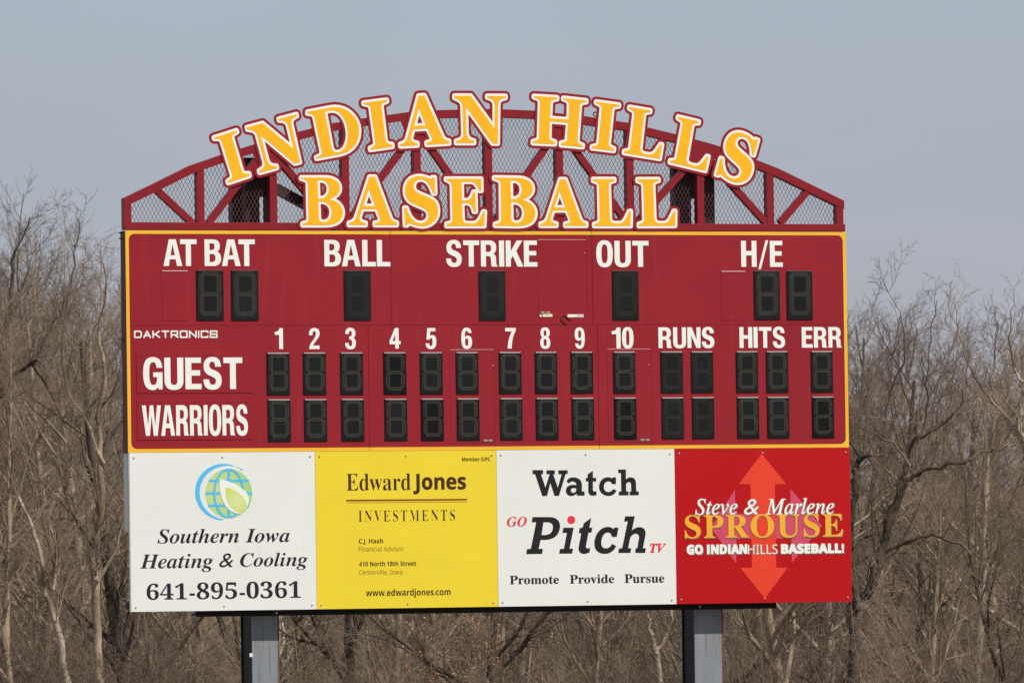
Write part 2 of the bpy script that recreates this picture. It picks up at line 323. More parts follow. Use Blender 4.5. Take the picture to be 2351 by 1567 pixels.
GLYPH = {
 'B': ((680, 390, Z1), ["M 120 182 L 690 182 C 930 182 1048 300 1048 440 C 1048 560 960 640 795 702 C 1000 740 1118 870 1118 1025 C 1118 1220 960 1322 700 1325 L 155 1325 155 1285 C 215 1265 300 1260 300 1175 L 280 330 C 278 240 200 235 120 208",
        "M 513 250 L 600 248 C 720 255 785 350 785 460 C 785 600 700 690 530 690", "M 530 757 L 610 757 C 760 765 850 880 850 1010 C 850 1150 780 1250 660 1250 C 590 1250 548 1215 545 1150"]),
 'A': ((790, 390, Z1), ["M 605 165 L 745 165 1105 1125 C 1140 1220 1190 1245 1262 1260 L 1262 1322 735 1322 735 1268 C 820 1255 890 1235 865 1170 L 775 940 432 940 372 1130 C 355 1200 400 1245 515 1268 L 515 1322 115 1322 115 1268 C 220 1250 265 1200 295 1110", "M 592 458 L 745 865 462 865"]),
 'S': ((905, 390, Z1), ["M 245 908 L 297 908 C 360 1120 470 1272 630 1275 C 750 1275 825 1190 825 1090 C 825 1000 770 950 690 910 C 560 850 430 810 350 740 C 285 680 258 580 258 490 C 258 280 400 150 590 150 C 720 150 800 190 868 222 L 905 182 972 180 985 565 935 565 C 870 380 790 228 635 228 C 535 228 468 300 468 395 C 468 490 530 530 620 570 C 740 625 880 660 970 745 C 1040 815 1050 910 1050 990 C 1050 1200 890 1350 680 1350 C 560 1348 450 1310 360 1270 L 310 1325 258 1325"]),
 'E': ((1010, 390, Z1), ["M 145 212 L 990 212 995 500 945 500 C 900 380 840 285 740 283 L 520 283 530 728 650 728 C 730 715 770 640 805 525 L 850 525 862 1000 815 1000 C 790 880 740 795 650 793 L 530 793 545 1150 C 548 1240 590 1280 680 1280 L 790 1280 C 920 1270 940 1200 1040 1000 L 1080 1000 1065 1345 160 1345 160 1290 C 240 1275 308 1265 305 1190 L 288 390 C 285 290 225 275 145 235"]),
 'L': ((1345, 390, Z1), ["M 175 220 L 685 220 685 262 C 610 278 550 300 552 370 L 578 1170 C 590 1250 640 1280 720 1280 L 800 1280 C 920 1275 950 1180 1040 990 L 1082 990 1075 1345 200 1345 200 1298 C 270 1275 335 1260 335 1190 L 318 380 C 312 295 235 285 175 262"]),
 'N': ((1020, 200, Z1), ["M 245 208 L 635 208 1210 1000 1212 430 C 1205 320 1130 275 1030 252 L 1030 212 1470 215 1470 262 C 1370 285 1300 300 1295 430 L 1283 1355 1155 1350 522 470 532 1080 C 545 1230 620 1265 715 1285 L 715 1342 285 1342 285 1290 C 390 1265 462 1240 460 1090 L 438 440 C 420 330 330 300 245 262"]),
 'H': ((1200, 200, Z1), ["M 268 215 L 825 248 825 290 C 740 305 680 310 672 380 L 655 745 1100 778 1110 410 C 1105 335 1040 320 972 290 L 972 262 1525 320 1525 365 C 1440 370 1375 380 1370 450 L 1312 1280 C 1315 1345 1380 1365 1440 1390 L 1438 1440 915 1392 918 1338 C 990 1325 1055 1320 1062 1250 L 1090 858 650 820 638 1190 C 640 1270 700 1285 775 1310 L 770 1370 240 1345 242 1300 C 320 1280 390 1270 390 1190 L 415 360 C 410 290 340 275 268 245"]),
 'I': ((1200, 200, Z1), ["M 268 215 L 825 248 825 290 C 740 305 680 310 672 380 L 638 1190 C 640 1270 700 1285 775 1310 L 770 1370 240 1345 242 1300 C 320 1280 390 1270 390 1190 L 415 360 C 410 290 340 275 268 245"]),
 'D': ((690, 220, 1475/160), ["M 145 340 L 640 245 C 990 190 1240 470 1240 740 C 1240 1010 1090 1190 800 1245 L 338 1330 332 1300 C 400 1270 455 1250 450 1190 L 440 1140 300 470 C 285 380 215 385 145 375",
        "M 515 340 C 560 322 620 310 690 310 C 900 330 1005 600 1005 830 C 1000 1050 910 1180 780 1195 C 700 1195 670 1150 660 1100"]),
}
LD = -.0125          # front of the cut-out letters, metres in front of the truss
def glyph_uv(ch):
    (ox, oy, s), paths = GLYPH[ch]
    return [[B(x, y, LD) for x, y in svg(p, ox, oy, s)] for p in paths]
def sdf_contours(loops, offs, cell=.006, pad=.11, step=2, closed=True):
    P = np.array([p for l in loops for p in l]); lo = P.min(0)-pad; hi = P.max(0)+pad
    nx, ny = (np.ceil((hi-lo)/cell)).astype(int)+1
    gx = lo[0]+np.arange(nx)*cell; gy = lo[1]+np.arange(ny)*cell
    G = np.stack(np.meshgrid(gx, gy, indexing='ij'), -1).reshape(-1, 2)
    dist = np.full(len(G), 1e9); ins = np.zeros(len(G), bool)
    for l in loops:
        for i in range(len(l) if closed else len(l)-1):
            a = np.array(l[i]); b = np.array(l[(i+1) % len(l)]); ab = b-a; L2 = ab@ab
            if L2 < 1e-12: continue
            t = np.clip(((G-a)@ab)/L2, 0, 1); q = G-(a+t[:, None]*ab)
            dist = np.minimum(dist, (q*q).sum(1))
            if not closed: continue
            c = (a[1] > G[:, 1]) != (b[1] > G[:, 1])
            if ab[1] != 0: ins ^= c & (G[:, 0] < a[0]+(G[:, 1]-a[1])*ab[0]/ab[1])
    D = np.sqrt(dist); D[ins] *= -1; D = D.reshape(nx, ny)
    res = []
    for o in offs:
        F = D-o+1e-9; seg = {}
        def pt(i, j, k, l):
            a, b = F[i, j], F[k, l]; t = a/(a-b); return (gx[i]+(gx[k]-gx[i])*t, gy[j]+(gy[l]-gy[j])*t)
        pos = {}; nb = {}
        sgn = F < 0
        cells = np.argwhere((sgn[:-1, :-1] != sgn[1:, :-1]) | (sgn[:-1, :-1] != sgn[:-1, 1:]) | (sgn[:-1, :-1] != sgn[1:, 1:]))
        for i, j in cells:
            c = [(i, j), (i+1, j), (i+1, j+1), (i, j+1)]; ed = []
            for k in range(4):
                a, b = c[k], c[(k+1) % 4]
                if sgn[a] != sgn[b]:
                    key = (min(a, b), max(a, b)); ed.append(key)
                    if key not in pos: pos[key] = pt(*key[0], *key[1])
            for k in range(0, len(ed)-1, 2):
                nb.setdefault(ed[k], []).append(ed[k+1]); nb.setdefault(ed[k+1], []).append(ed[k])
        out = []; seen = set()
        for st in list(nb):
            if st in seen: continue
            lp = []; cur = st; prev = None
            while cur not in seen:
                seen.add(cur); lp.append(pos[cur])
                nx_ = [n for n in nb[cur] if n not in seen]
                if not nx_: break
                cur = nx_[0]
            if len(lp) > 8: out.append(lp[::step])
        res.append(out)
    return res
GCACHE = {}
def glyph_layers(ch):
    if ch not in GCACHE:
        face = glyph_uv(ch); GCACHE[ch] = [face]+sdf_contours(face, (.0345, .073))
    return GCACHE[ch]
def similarity(a0, a1, b0, b1):
    z = complex(b1[0]-b0[0], b1[1]-b0[1])/complex(a1[0]-a0[0], a1[1]-a0[1])
    def f(p):
        q = complex(b0[0], b0[1])+z*complex(p[0]-a0[0], p[1]-a0[1]); return (q.real, q.imag)
    return f

# ------------------------------------------------------------------ ground and hill
def terrain_h(x, y):
    d = math.hypot(x-CAM.x, y-CAM.y)
    t = min(1, max(0, (d-215)/90)); t = t*t*(3-2*t)
    q = min(1, max(0, (-y-225)/70)); q = q*q*(3-2*q)  # unseen rise behind the camera, added for the red sign to mirror
    return q*(10.0+.9*math.sin(x*.045)+.5*math.sin(x*.13+2)) + 6.3*t + .25*math.sin(x*.21)*math.cos(y*.17)*min(1, max(0, (d-135)/30)) + 2.0*t*math.sin(x*.05+1.0)*math.sin(y*.03)
m_ground = mat('winter_turf', (.115, .098, .055), .9, .1, .35, .25, bump=.5, bscale=6)
m_litter = mat('leaf_litter', (.150, .112, .085), .95, .05, .45, .8, bump=1.0, bscale=3)
bm = bmesh.new(); N = 120; grid = []
for i in range(N+1):
    row = []
    for j in range(N+1):
        x = -700+1500*i/N; y = -420+1460*j/N
        row.append(bm.verts.new((x, y, -.02+terrain_h(x, y))))
    grid.append(row)
for i in range(N):
    for j in range(N):
        bm.faces.new((grid[i][j], grid[i+1][j], grid[i+1][j+1], grid[i][j+1]))
g = bm_obj('ground', bm, m_litter); tag(g, kind='structure')
bm = bmesh.new(); box(bm, -60, 60, -125, 14, -.3, .03)
g = bm_obj('field', bm, m_ground); tag(g, kind='structure')

# ------------------------------------------------------------------ scoreboard
V3 = 4.0168; V2 = V3+2.2461; V1 = V2+3.1356
U0, U1 = -5.5, 5.5
sb = thing('scoreboard', 'wide maroon electronic baseball scoreboard with yellow border and unlit digit windows', 'scoreboard', (0, 0, V2))
bm = bmesh.new(); box(bm, U0+.004, U1-.004, .006, .25, V2+.004, V1-.004); bm_obj('case', bm, m_dkmar, sb, .004)
for q in (V1-.02, V1-.10, V2+.45, (V2+V1)/2+.04):     # little fins of the case's end
    bm = bmesh.new(); box(bm, U0-.02, U0+.003, .16, .25, q-.012, q+.004); bm_obj('case_fin', bm, m_dkmar, sb)
vs = B(1100, 745.5)[1]
def seamx(x, y): return B(x, y)[0]
ups = [U0, seamx(897, 640), seamx(1360, 640), U1]; dns = [U0, seamx(847, 900), seamx(1374, 900), U1]
for us, a, b in ((ups, vs+.0025, V1), (dns, V2, vs-.0025)):
    for k in range(3):
        bm = bmesh.new(); box(bm, us[k]+(.003 if k else 0), us[k+1]-(.003 if k < 2 else 0), 0, .005, a, b)
        bm_obj('face_panel', bm, m_maroon, sb)
# yellow border with rounded inner corners, cut where the case sections meet
def rrect(u0, u1, v0, v1, r, n=8):
    pts = []
    for cx, cy, a0 in ((u1-r, v1-r, 0), (u0+r, v1-r, 90), (u0+r, v0+r, 180), (u1-r, v0+r, 270)):
        for k in range(n+1):
            a = R(a0+90*k/n); pts.append((cx+r*math.cos(a), cy+r*math.sin(a)))
    return pts
bw = .049
me = fill_mesh('border', [[(U0, V2), (U1, V2), (U1, V1), (U0, V1)], rrect(U0+bw, U1-bw, V2+bw, V1-bw, .085)], -.0035, .003)
link('border', me, m_bord, sb)
bm = bmesh.new()
for us, a, b in ((ups, V1-bw, V1), (dns, V2, V2+bw)):
    for k in (1, 2): box(bm, us[k]-.003, us[k]+.003, -.0045, -.003, a, b)
bm_obj('border_joint', bm, m_gapshade, sb)

caps = [('AT BAT', 375.4, 585.7, 549, 610.4), ('BALL', 744.9, 896.2, 550.3, 611.3), ('STRIKE', 1024.7, 1234, 551.5, 611.8), ('OUT', 1369.3, 1489.6, 552.3, 612.3), ('H/E', 1702, 1797.3, 552.3, 612.4),
        ('1', 631.2, 650, 752.6, 800.9), ('2', 709.7, 734.2, 752.6, 801), ('3', 792.5, 817.3, 752.6, 800.6), ('4', 894.5, 920, 752.3, 799.8), ('5', 977.2, 1002, 752.3, 800.2), ('6', 1059.2, 1084, 752.3, 799.8),
        ('7', 1160.2, 1184.6, 752, 799.8), ('8', 1240.5, 1263.5, 751.7, 799.6), ('9', 1319.7, 1342.8, 751.5, 799.4), ('10', 1404.8, 1454.8, 751, 799.2), ('RUNS', 1512, 1640.2, 750.6, 798.6), ('HITS', 1698, 1802.5, 750, 798.2), ('ERR', 1841, 1932.4, 750, 797.8),
        ('GUEST', 329, 557, 820, 893.6), ('WARRIORS', 326.5, 569.5, 929, 1000)]
for s, x0, x1, yt, yb in caps:
    big = s in ('GUEST', 'WARRIORS')
    d = -.011 if big else -.004
    link('caption', fill_mesh('caption', caption_loops(s, x0, x1, yt+.4, yb, d), d-.0012, .0012), m_white, sb)
# maker's name in square wide capitals
SQ = {'D': [[(0, 0), (0, 1), (.8, 1), (1, .8), (1, .2), (.8, 0), (0, 0)]], 'A': [[(0, 0), (.5, 1), (1, 0)], [(.25, .3), (.78, .3)]], 'K': [[(0, 0), (0, 1)], [(0, .5), (.35, .5), (.95, 1)], [(.35, .5), (1, 0)]],
      'T': [[(0, 1), (1, 1)], [(.5, 1), (.5, 0)]], 'R': [[(0, 0), (0, 1), (.95, 1), (.95, .4), (0, .4)], [(.5, .4), (1, 0)]], 'O': [[(0, 0), (0, 1), (1, 1), (1, 0), (0, 0)]],
      'N': [[(0, 0), (0, 1), (1, 0), (1, 1)]], 'I': [[(0, 0), (0, 1)]], 'C': [[(1, .8), (1, 1), (0, 1), (0, 0), (1, 0), (1, .2)]], 'S': [[(1, .8), (1, 1), (0, 1), (0, .5), (1, .5), (1, 0), (0, 0), (0, .2)]]}
ua, va = B(309.3, 774.1); ub, _ = B(499.5, 774.1); vv = B(400, 760)[1]-va; wu = (ub-ua)/(9+.12+9*.42); loops = []; cu_ = ua
for c in 'DAKTRONICS':
    cw = wu if c != 'I' else 0
    for l in SQ[c]: loops.append([(cu_+x*cw, va+y*vv) for x, y in l])
    cu_ += cw+wu*.42
link('maker_name', fill_mesh('maker_name', sdf_contours(loops, (.0105,), cell=.003, pad=.03, step=1, closed=False)[0], -.004, .0012), m_white, sb)

# screwed-on name plates
for x0, y0, x1, y1 in ((313, 809, 579, 902), (314.5, 918, 580.5, 1009)):
    u0, u1, v0, v1 = quadpx(x0, y0, x1, y1)
    bm = bmesh.new(); box(bm, u0, u1, -.007, -.0005, v0, v1); pl = bm_obj('name_plate', bm, m_maroon, sb, .002)
    bm = bmesh.new()
    for k in range(7):
        for v in (v0+.04, v1-.04):
            u = u0+.09+(u1-u0-.18)*k/6; box(bm, u-.006, u+.006, -.010, -.007, v-.006, v+.006)
    bm_obj('plate_screw', bm, m_gapshade, pl)
    bm = bmesh.new()                       # dark strips left of and below the plate, painted as its shadow
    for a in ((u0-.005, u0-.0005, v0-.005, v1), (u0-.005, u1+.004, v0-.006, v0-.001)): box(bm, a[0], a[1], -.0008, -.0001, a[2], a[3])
    bm_obj('plate_shade', bm, m_gapshade, pl)

# digits
cols = [(610.5, 666.7, 809.5, 906.7), (695, 749, 809.5, 906), (779.7, 834.5, 809.5, 905.3), (879, 933.7, 808, 905), (963, 1017, 808, 904.6), (1045.7, 1099, 808, 904), (1144, 1198.4, 807.8, 903.6),
        (1226.7, 1280.4, 807.4, 903), (1309, 1362.5, 807, 902.9), (1406.9, 1459.3, 807, 902.5), (1515.4, 1568.5, 806.7, 902.5), (1585.7, 1637.8, 806.7, 901.9), (1688.4, 1741.2, 806, 901.5), (1758, 1810, 806, 901), (1860.4, 1913, 806, 901)]
tops = [(450.5, 513, 620.5, 735), (530, 593.5, 620.5, 735.5), (789.7, 851, 620.6, 735.4), (1099, 1160.5, 621.7, 735.4), (1405.8, 1465.5, 621.7, 734.4), (1730.5, 1790, 621.7, 733.7), (1805.3, 1865.2, 621.7, 733.7)]
def dots_mesh(wd, ht, nv):
    """lamps of an unlit figure eight, three staggered rows to a segment"""
    pts = []
    X = lambda c: (c-312)/467*wd; Y = lambda r: (1028-r)/855*ht
    for r0 in (633, 980, 1312):
        for k, (dy, n, s) in enumerate(((0, 6, 200), (27, 7, 178), (54, 6, 200))):
            for i in range(n): pts.append((X(s+45*i), Y(r0+dy)))
    for c0 in (136, 440):
        for r0 in (682, 1027):
            for k, dx in enumerate((0, 29, 58)):
                n = nv if k != 1 else nv+1
                for i in range(n): pts.append((X(c0+dx), Y(r0+(24 if k != 1 else 0)+47*i*6/nv)))
    bm = bmesh.new(); rr = .0056*ht/.70
    for x, y in pts:
        v = [bm.verts.new((x+rr*math.cos(R(60*k+30)), -.0035, y+rr*math.sin(R(60*k+30)))) for k in range(6)]
        w_ = [bm.verts.new((p.co.x, 0.001, p.co.z)) for p in v]
        bm.faces.new(v)
        for k in range(6): bm.faces.new((v[k], w_[k], w_[(k+1) % 6], v[(k+1) % 6]))
    bmesh.ops.recalc_face_normals(bm, faces=bm.faces)
    me = bpy.data.meshes.new('lamp_dots'); bm.to_mesh(me); bm.free(); return me
def digit_kit(wd, ht, nv, face, led, lip):
    bm = bmesh.new(); box(bm, -wd/2, wd/2, -.014, -.0005, -ht/2, ht/2); bmesh.ops.bevel(bm, geom=list(bm.edges), offset=.004, segments=2, affect='EDGES')
    bmesh.ops.recalc_face_normals(bm, faces=bm.faces); mf = bpy.data.meshes.new('digit_display'); bm.to_mesh(mf); bm.free(); mf.materials.append(face)
    md = dots_mesh(wd, ht, nv); md.materials.append(led)
    bm = bmesh.new(); t = .013 if lip is m_lip else .007
    box(bm, -wd/2+.012, wd/2-.014, -.021, -.013, ht/2-t, ht/2+.002); ml = bpy.data.meshes.new('top_lip'); bm.to_mesh(ml); bm.free(); ml.materials.append(lip)
    return mf, md, ml
q = quadpx(695, 809.5, 749, 906); gw, gh = q[1]-q[0]-.01, q[3]-q[2]
q = quadpx(530, 620.5, 593.5, 735.5); tw, th_ = q[1]-q[0]-.008, q[3]-q[2]
m_lipdk = mat('dark_grey_lip', (.10, .10, .10), .5, .4, .2, 4)  # darker lip tone for the upper row of digits
kits = {'n': digit_kit(gw, gh, 6, m_digit, m_led, m_lip), 'b': digit_kit(gw, gh, 6, m_digit2, m_led, m_lip), 'd': digit_kit(gw, gh, 6, m_digit, m_led2, m_lip),
        't': digit_kit(tw, th_, 6, m_digit, m_led, m_lipdk), 's': digit_kit(tw, th_, 6, m_digit3, m_led2, m_lipdk)}
def put_digit(kit, u, v, label=None):
    o = bpy.data.objects.new('digit_display', kit[0]); C.objects.link(o); o.location = (u, 0, v)
    o.parent = sb; o.matrix_parent_inverse = Matrix.Translation(sb.location).inverted()
    if label: o['label'] = label
    for nm, me, y in (('lamp_dots', kit[1], -.014), ('top_lip', kit[2], 0)):
        c = bpy.data.objects.new(nm, me); C.objects.link(c); c.parent = o; c.location = (0, y, 0)
vrow1 = np.mean([(quadpx(c[0], c[2], c[1], c[3])[2]+quadpx(c[0], c[2], c[1], c[3])[3])/2 for c in cols])
drop = B(1100, 857)[1]-B(1101, 963)[1]
for i, c in enumerate(cols):
    q = quadpx(c[0], c[2], c[1], c[3]); u = (q[0]+q[1])/2
    for r in (0, 1):
        kk = 'b' if (i, r) in ((3, 0), (4, 1), (9, 1), (14, 1)) else ('d' if i in (10, 11) else 'n')
        put_digit(kits[kk], u+.006*r, vrow1-drop*r, 'blacker, newer digit window' if kk == 'b' else None)
for i, c in enumerate(tops):
    q = quadpx(c[0], c[2], c[1], c[3])
    put_digit(kits['s' if i in (2, 3, 4) else 't'], (q[0]+q[1])/2, (q[2]+q[3])/2)
# blank covers beside the two outer pairs
for x0, x1, y0, y1 in ((372, 432, 621.5, 736), (1656, 1712, 622.5, 735)):
    u0, u1, v0, v1 = quadpx(x0, y0, x1, y1)
    bm = bmesh.new(); box(bm, u0, u1, -.004, -.0005, v0, v1); o = bm_obj('blank_cover', bm, m_maroon, sb)
    bm = bmesh.new(); box(bm, u0+.004, u1-.004, -.012, -.004, v1-.008, v1+.004); bm_obj('top_lip', bm, m_lipglint, o)
    bm = bmesh.new(); box(bm, u0-.004, u0, -.0008, -.0001, v0, v1); box(bm, u0-.004, u1, -.0008, -.0001, v0-.005, v0); bm_obj('cover_shade', bm, m_gapshade, o)  # shade of the cover painted as dark strips at left and below
# access doors
def oval(bm, u, v, ru, rv, y):
    vs_ = [bm.verts.new((u+ru*math.cos(R(30*k)), y, v+rv*math.sin(R(30*k)))) for k in range(12)]; bm.faces.new(vs_)
doors = [(1236, 1345.8, 550.5, 728), (1034.3, 1135.3, 802.6, 1016), (1395.7, 1494.6, 801.2, 1013.5)]
for n, (x0, x1, y0, y1) in enumerate(doors):
    u0, u1, v0, v1 = quadpx(x0, y0, x1, y1)
    fr = .004; bm = bmesh.new()
    for a in ((u0-fr, u0, v0, v1), (u1, u1+fr, v0, v1), (u0-fr, u1+fr, v0-fr, v0)): box(bm, a[0], a[1], -.0012, -.0001, a[2], a[3])
    dr = bm_obj('access_door', bm, m_gapshade, sb)
    bm = bmesh.new(); box(bm, u0, u1, -.003, -.0001, v1, v1+.006); bm_obj('door_edge', bm, m_lipglint, dr)  # door's top edge coloured pale as if catching the sun
    bm = bmesh.new()
    for k in range(5): 
        v = v0+(v1-v0)*(.1+.2*k)
        for u in (u0-.03, u1+.03): box(bm, u-.004, u+.004, -.003, -.0001, v-.005, v+.005)
    bm_obj('rivet', bm, m_gapshade, dr)
    bm = bmesh.new()
    if n == 0:
        for x in (1246, 1258): oval(bm, *B(x, 717), .034, .017, -.0052)
    else:
        bx = (1115, 1126) if n == 1 else (1475, 1487)
        for x in bx: oval(bm, *B(x, (1010.5, 1009)[n-1]), .034, .017, -.0052)
    bm_obj('maker_badge', bm, m_oval, dr)
    bm = bmesh.new(); u, v = B((1341.5, 1131, 1490.5)[n], (580, 838, 837)[n]); oval(bm, u, v, .008, .010, -.0052); bm_obj('door_lock', bm, m_lip, dr)
bm = bmesh.new()
for x0, x1, y0, y1 in ((1239, 1244, 722, 727), (1246, 1256, 720.5, 727), (1256.8, 1268, 720.5, 727)):
    u0, u1, v0, v1 = quadpx(x0, y0, x1, y1); box(bm, u0, u1, -.0025, -.0003, v0, v1)
bm_obj('sticker', bm, m_stick, sb)
bm = bmesh.new()
for x0, x1 in ((1303, 1322), (1322.5, 1332.5), (1333, 1339.5)):
    u0, u1, v0, v1 = quadpx(x0, 721.3, x1, 727.8); box(bm, u0, u1, -.0025, -.0003, v0, v1)
bm_obj('sticker', bm, m_white, sb)
bm = bmesh.new()
for x0, x1 in ((1325, 1327), (1328, 1331), (1335, 1338)):
    u0, u1, v0, v1 = quadpx(x0, 723, x1, 726); box(bm, u0, u1, -.0035, -.0026, v0, v1)
bm_obj('sticker_print', bm, m_oval, sb)
bm = bmesh.new(); hk = [B(1310, 735), B(1294, 724), B(1287, 735), B(1301, 745.5)]
for a, b in zip(hk, hk[1:]): bar(bm, a, b, .014, -.010, -.0005)
bm_obj('loose_hook', bm, m_gapshade, sb)

# ------------------------------------------------------------------ arched truss over the scoreboard
TD = .14
tr = thing('arched_truss', 'maroon arched steel truss with wire mesh carrying big golden INDIAN HILLS BASEBALL letters', 'truss sign', (0, 0, V1))
vb0 = V1+.008; vb1 = (B(285, 510.5)[1]+B(1939, 514)[1])/2
ul, ur = B(285, 470)[0], B(1939, 500)[0]
bm = bmesh.new(); box(bm, ul, ur+.01, 0, TD, vb0, vb1); bm_obj('bottom_chord', bm, m_truss, tr, .004)
outer_px = [(285, 455), (362, 418), (438, 380), (520, 352), (600, 327), (689, 302), (763, 283), (832, 272), (891, 264), (940, 257), (1004, 253), (1104, 250.5), (1154, 251), (1227, 254), (1341, 266.5), (1443, 282), (1553, 308.5), (1640, 332), (1737, 367), (1790, 388), (1939, 460.5)]
outer = [B(*p) for p in outer_px]; outer[0] = (ul, outer[0][1]); outer[-1] = (ur, outer[-1][1])
CW = .115
def inset(line, dd):
    out = []
    for i, p in enumerate(line):
        ns = []
        for a, b in ((i-1, i), (i, i+1)):
            if a < 0 or b >= len(line): continue
            dx, dy = line[b][0]-line[a][0], line[b][1]-line[a][1]; L = math.hypot(dx, dy); ns.append((dy/L, -dx/L))
        nx, ny = sum(n[0] for n in ns)/len(ns), sum(n[1] for n in ns)/len(ns)
        out.append((p[0]+nx*dd, p[1]+ny*dd))
    return out
inn = inset(outer, CW); inn[0] = (ul, outer[0][1]-CW*1.12); inn[-1] = (ur, outer[-1][1]-CW*1.12)
bm = bmesh.new(); prism(bm, outer+inn[::-1], 0, TD); bm_obj('arched_chord', bm, m_truss, tr, .003)
def under(u, line=inn):
    for a, b in zip(line, line[1:]):
        if a[0] <= u <= b[0]: return a[1]+(b[1]-a[1])*(u-a[0])/(b[0]-a[0])
    return line[0][1] if u < line[0][0] else line[-1][1]
pw = .107
lefts = [ul+(B(1921, 500)[0]-ul)*k/10 for k in range(11)]
for k, u in enumerate(lefts):
    bm = bmesh.new(); u1 = min(u+pw, ur)
    prism(bm, [(u, vb1+.0005), (u1, vb1+.0005), (u1, under(u1)-.001), (u, under(u)-.001)], .003, TD-.003); bm_obj('post', bm, m_truss, tr)
diag = [((358, 432), (444, 512)), ((481, 512), (592, 366)), ((634, 356), (764, 512)), ((800, 512), (944, 318)), ((972, 312), (1112, 512)), ((1136, 512), (1276, 308)), ((1300, 312), (1443, 512)), ((1463, 512), (1607, 352)), ((1632, 368), (1762, 512)), ((1793, 512), (1858, 437))]
for a, b in diag:
    bm = bmesh.new(); a, b = B(*a), B(*b)
    bar(bm, a, b, .094, .008, TD-.030); bm_obj('diagonal_brace', bm, m_truss, tr)
for x, y in ((959, 296), (1290, 298), (618, 352), (1612, 345)):      # gusset plates where the braces meet the chord
    u, v = B(x, y); bm = bmesh.new(); hw = .26
    prism(bm, [(u-hw, under(u-hw)+.02), (u-.13, v-.22), (u+.13, v-.22), (u+hw, under(u+hw)+.02)], .0015, .007); bm_obj('gusset', bm, m_truss, tr)
# expanded metal: two families of slanting strands, clipped to the opening
pu, pv = .0588, .112
top = [(ul+.02, under(ul)+.03)]+[(p[0], p[1]+.04) for p in inn[1:-1]]+[(ur-.02, under(ur)+.03)]
bm = bmesh.new(); slope = pv/pu; v0 = vb1-.03
def strand_top(u0, sg):
    """height where a strand from (u0, v0) leaning by sg leaves the opening"""
    t = 0.0; st = .01
    while True:
        u = u0+sg*t/slope; v = v0+t
        if u < ul+.02 or u > ur-.02 or v > under(u, inn)+.04: return max(0, t-st)
        t += st
span = 2.0/slope
k = int((ul-span-0)/pu)-1
segs = []
while k*pu < ur+span:
    u0 = k*pu
    for sg in (1, -1):
        if ul+.02 < u0 < ur-.02: t0 = 0
        else:
            edge = ul+.021 if u0 <= ul+.02 else ur-.021
            dt = (edge-u0)/sg*slope
            if dt <= 0: continue
            t0 = dt
            if v0+t0 > under(edge, inn)+.03: continue
        t = t0; 
        while True:
            t += .012; u = u0+sg*t/slope; v = v0+t
            if u < ul+.02 or u > ur-.02 or v > under(u, inn)+.04: break
        if t-t0 > .03: segs.append(((u0+sg*t0/slope, v0+t0), (u0+sg*t/slope, v0+t)))
    k += 1
for a, b in segs:
    y = TD-.022 if b[0] > a[0] else TD-.018
    bar(bm, a, b, .0055, y, y+.002)
bm_obj('mesh_screen', bm, m_screen, tr)
# lifting eye on the arch
bm = bmesh.new(); u, v = B(1366.5, 262.5, .07)
ring = []
for i in range(14):
    a = R(360*i/14); rr = []
    for j in range(6):
        b = R(60*j); r_ = .030+.008*math.cos(b); rr.append(bm.verts.new((u+r_*math.cos(a), .07+.008*math.sin(b), v+r_*math.sin(a))))
    ring.append(rr)
for i in range(14):
    for j in range(6): bm.faces.new((ring[i][j], ring[(i+1) % 14][j], ring[(i+1) % 14][(j+1) % 6], ring[i][(j+1) % 6]))
bm_obj('lifting_eye', bm, m_black, tr)

# cut-out letters
P97 = lambda ox, oy, x, y: B(ox+x/9.794, oy+y/9.794, LD)
def G(ch, x, y):
    (ox, oy, s), _ = GLYPH[ch]; return B(ox+x/s, oy+y/s, LD)
letters = [('I', G('I', 268, 215), G('I', 240, 1345), P97(470, 280, 205, 352), P97(470, 280, 525, 1372)),
           ('N', G('N', 245, 208), G('N', 285, 1342), P97(550, 240, 165, 514), P97(550, 240, 450, 1535)),
           ('D',), ('I', G('I', 268, 215), G('I', 240, 1345), P97(815, 200, 190, 354), P97(815, 200, 342, 1412)),
           ('A', G('A', 115, 1322), G('A', 1262, 1322), P97(900, 200, 190, 1332), P97(900, 200, 1285, 1268)),
           ('N',), ('H',), ('I', G('I', 268, 215), G('I', 240, 1345), P97(1340, 210, 280, 230), P97(1340, 210, 185, 1277)),
           ('L', G('L', 175, 220), G('L', 200, 1345), P97(1410, 220, 345, 250), P97(1410, 220, 220, 1285)),
           ('L', G('L', 175, 220), G('L', 200, 1345), P97(1520, 240, 360, 272), P97(1520, 240, 172, 1300)),
           ('S', G('S', 258, 1325), G('S', 972, 180), P97(1620, 280, 232, 1185), P97(1620, 280, 1180, 405)),
           ('B',), ('A',), ('S',), ('E',),
           ('B', G('B', 120, 182), G('B', 155, 1325), B(1134.5, 407.5, LD), B(1136.5, 518, LD)),
           ('A', G('A', 115, 1322), G('A', 1262, 1322), B(1241, 518.2, LD), B(1346, 518.2, LD)),
           ('L',), ('L', G('L', 175, 220), G('L', 200, 1345), B(1463.5, 411.5, LD), B(1466.5, 518.8, LD))]
for n, L in enumerate(letters):
    ch = L[0]; f = similarity(*L[1:]) if len(L) > 1 else (lambda p: p)
    lay = glyph_layers(ch); y = LD+.0017*(n % 3)
    face, wh, pl = [[[f(p) for p in lp] for lp in ly] for ly in lay]
    p = link('sign_letter', fill_mesh('letter_plate', pl, y, .0078), m_plate, tr)
    link('white_outline', fill_mesh('white_outline', wh, y-.0025, .002), m_white, p)
    link('gold_face', fill_mesh('gold_face', face, y-.0050, .002), m_yel, p)

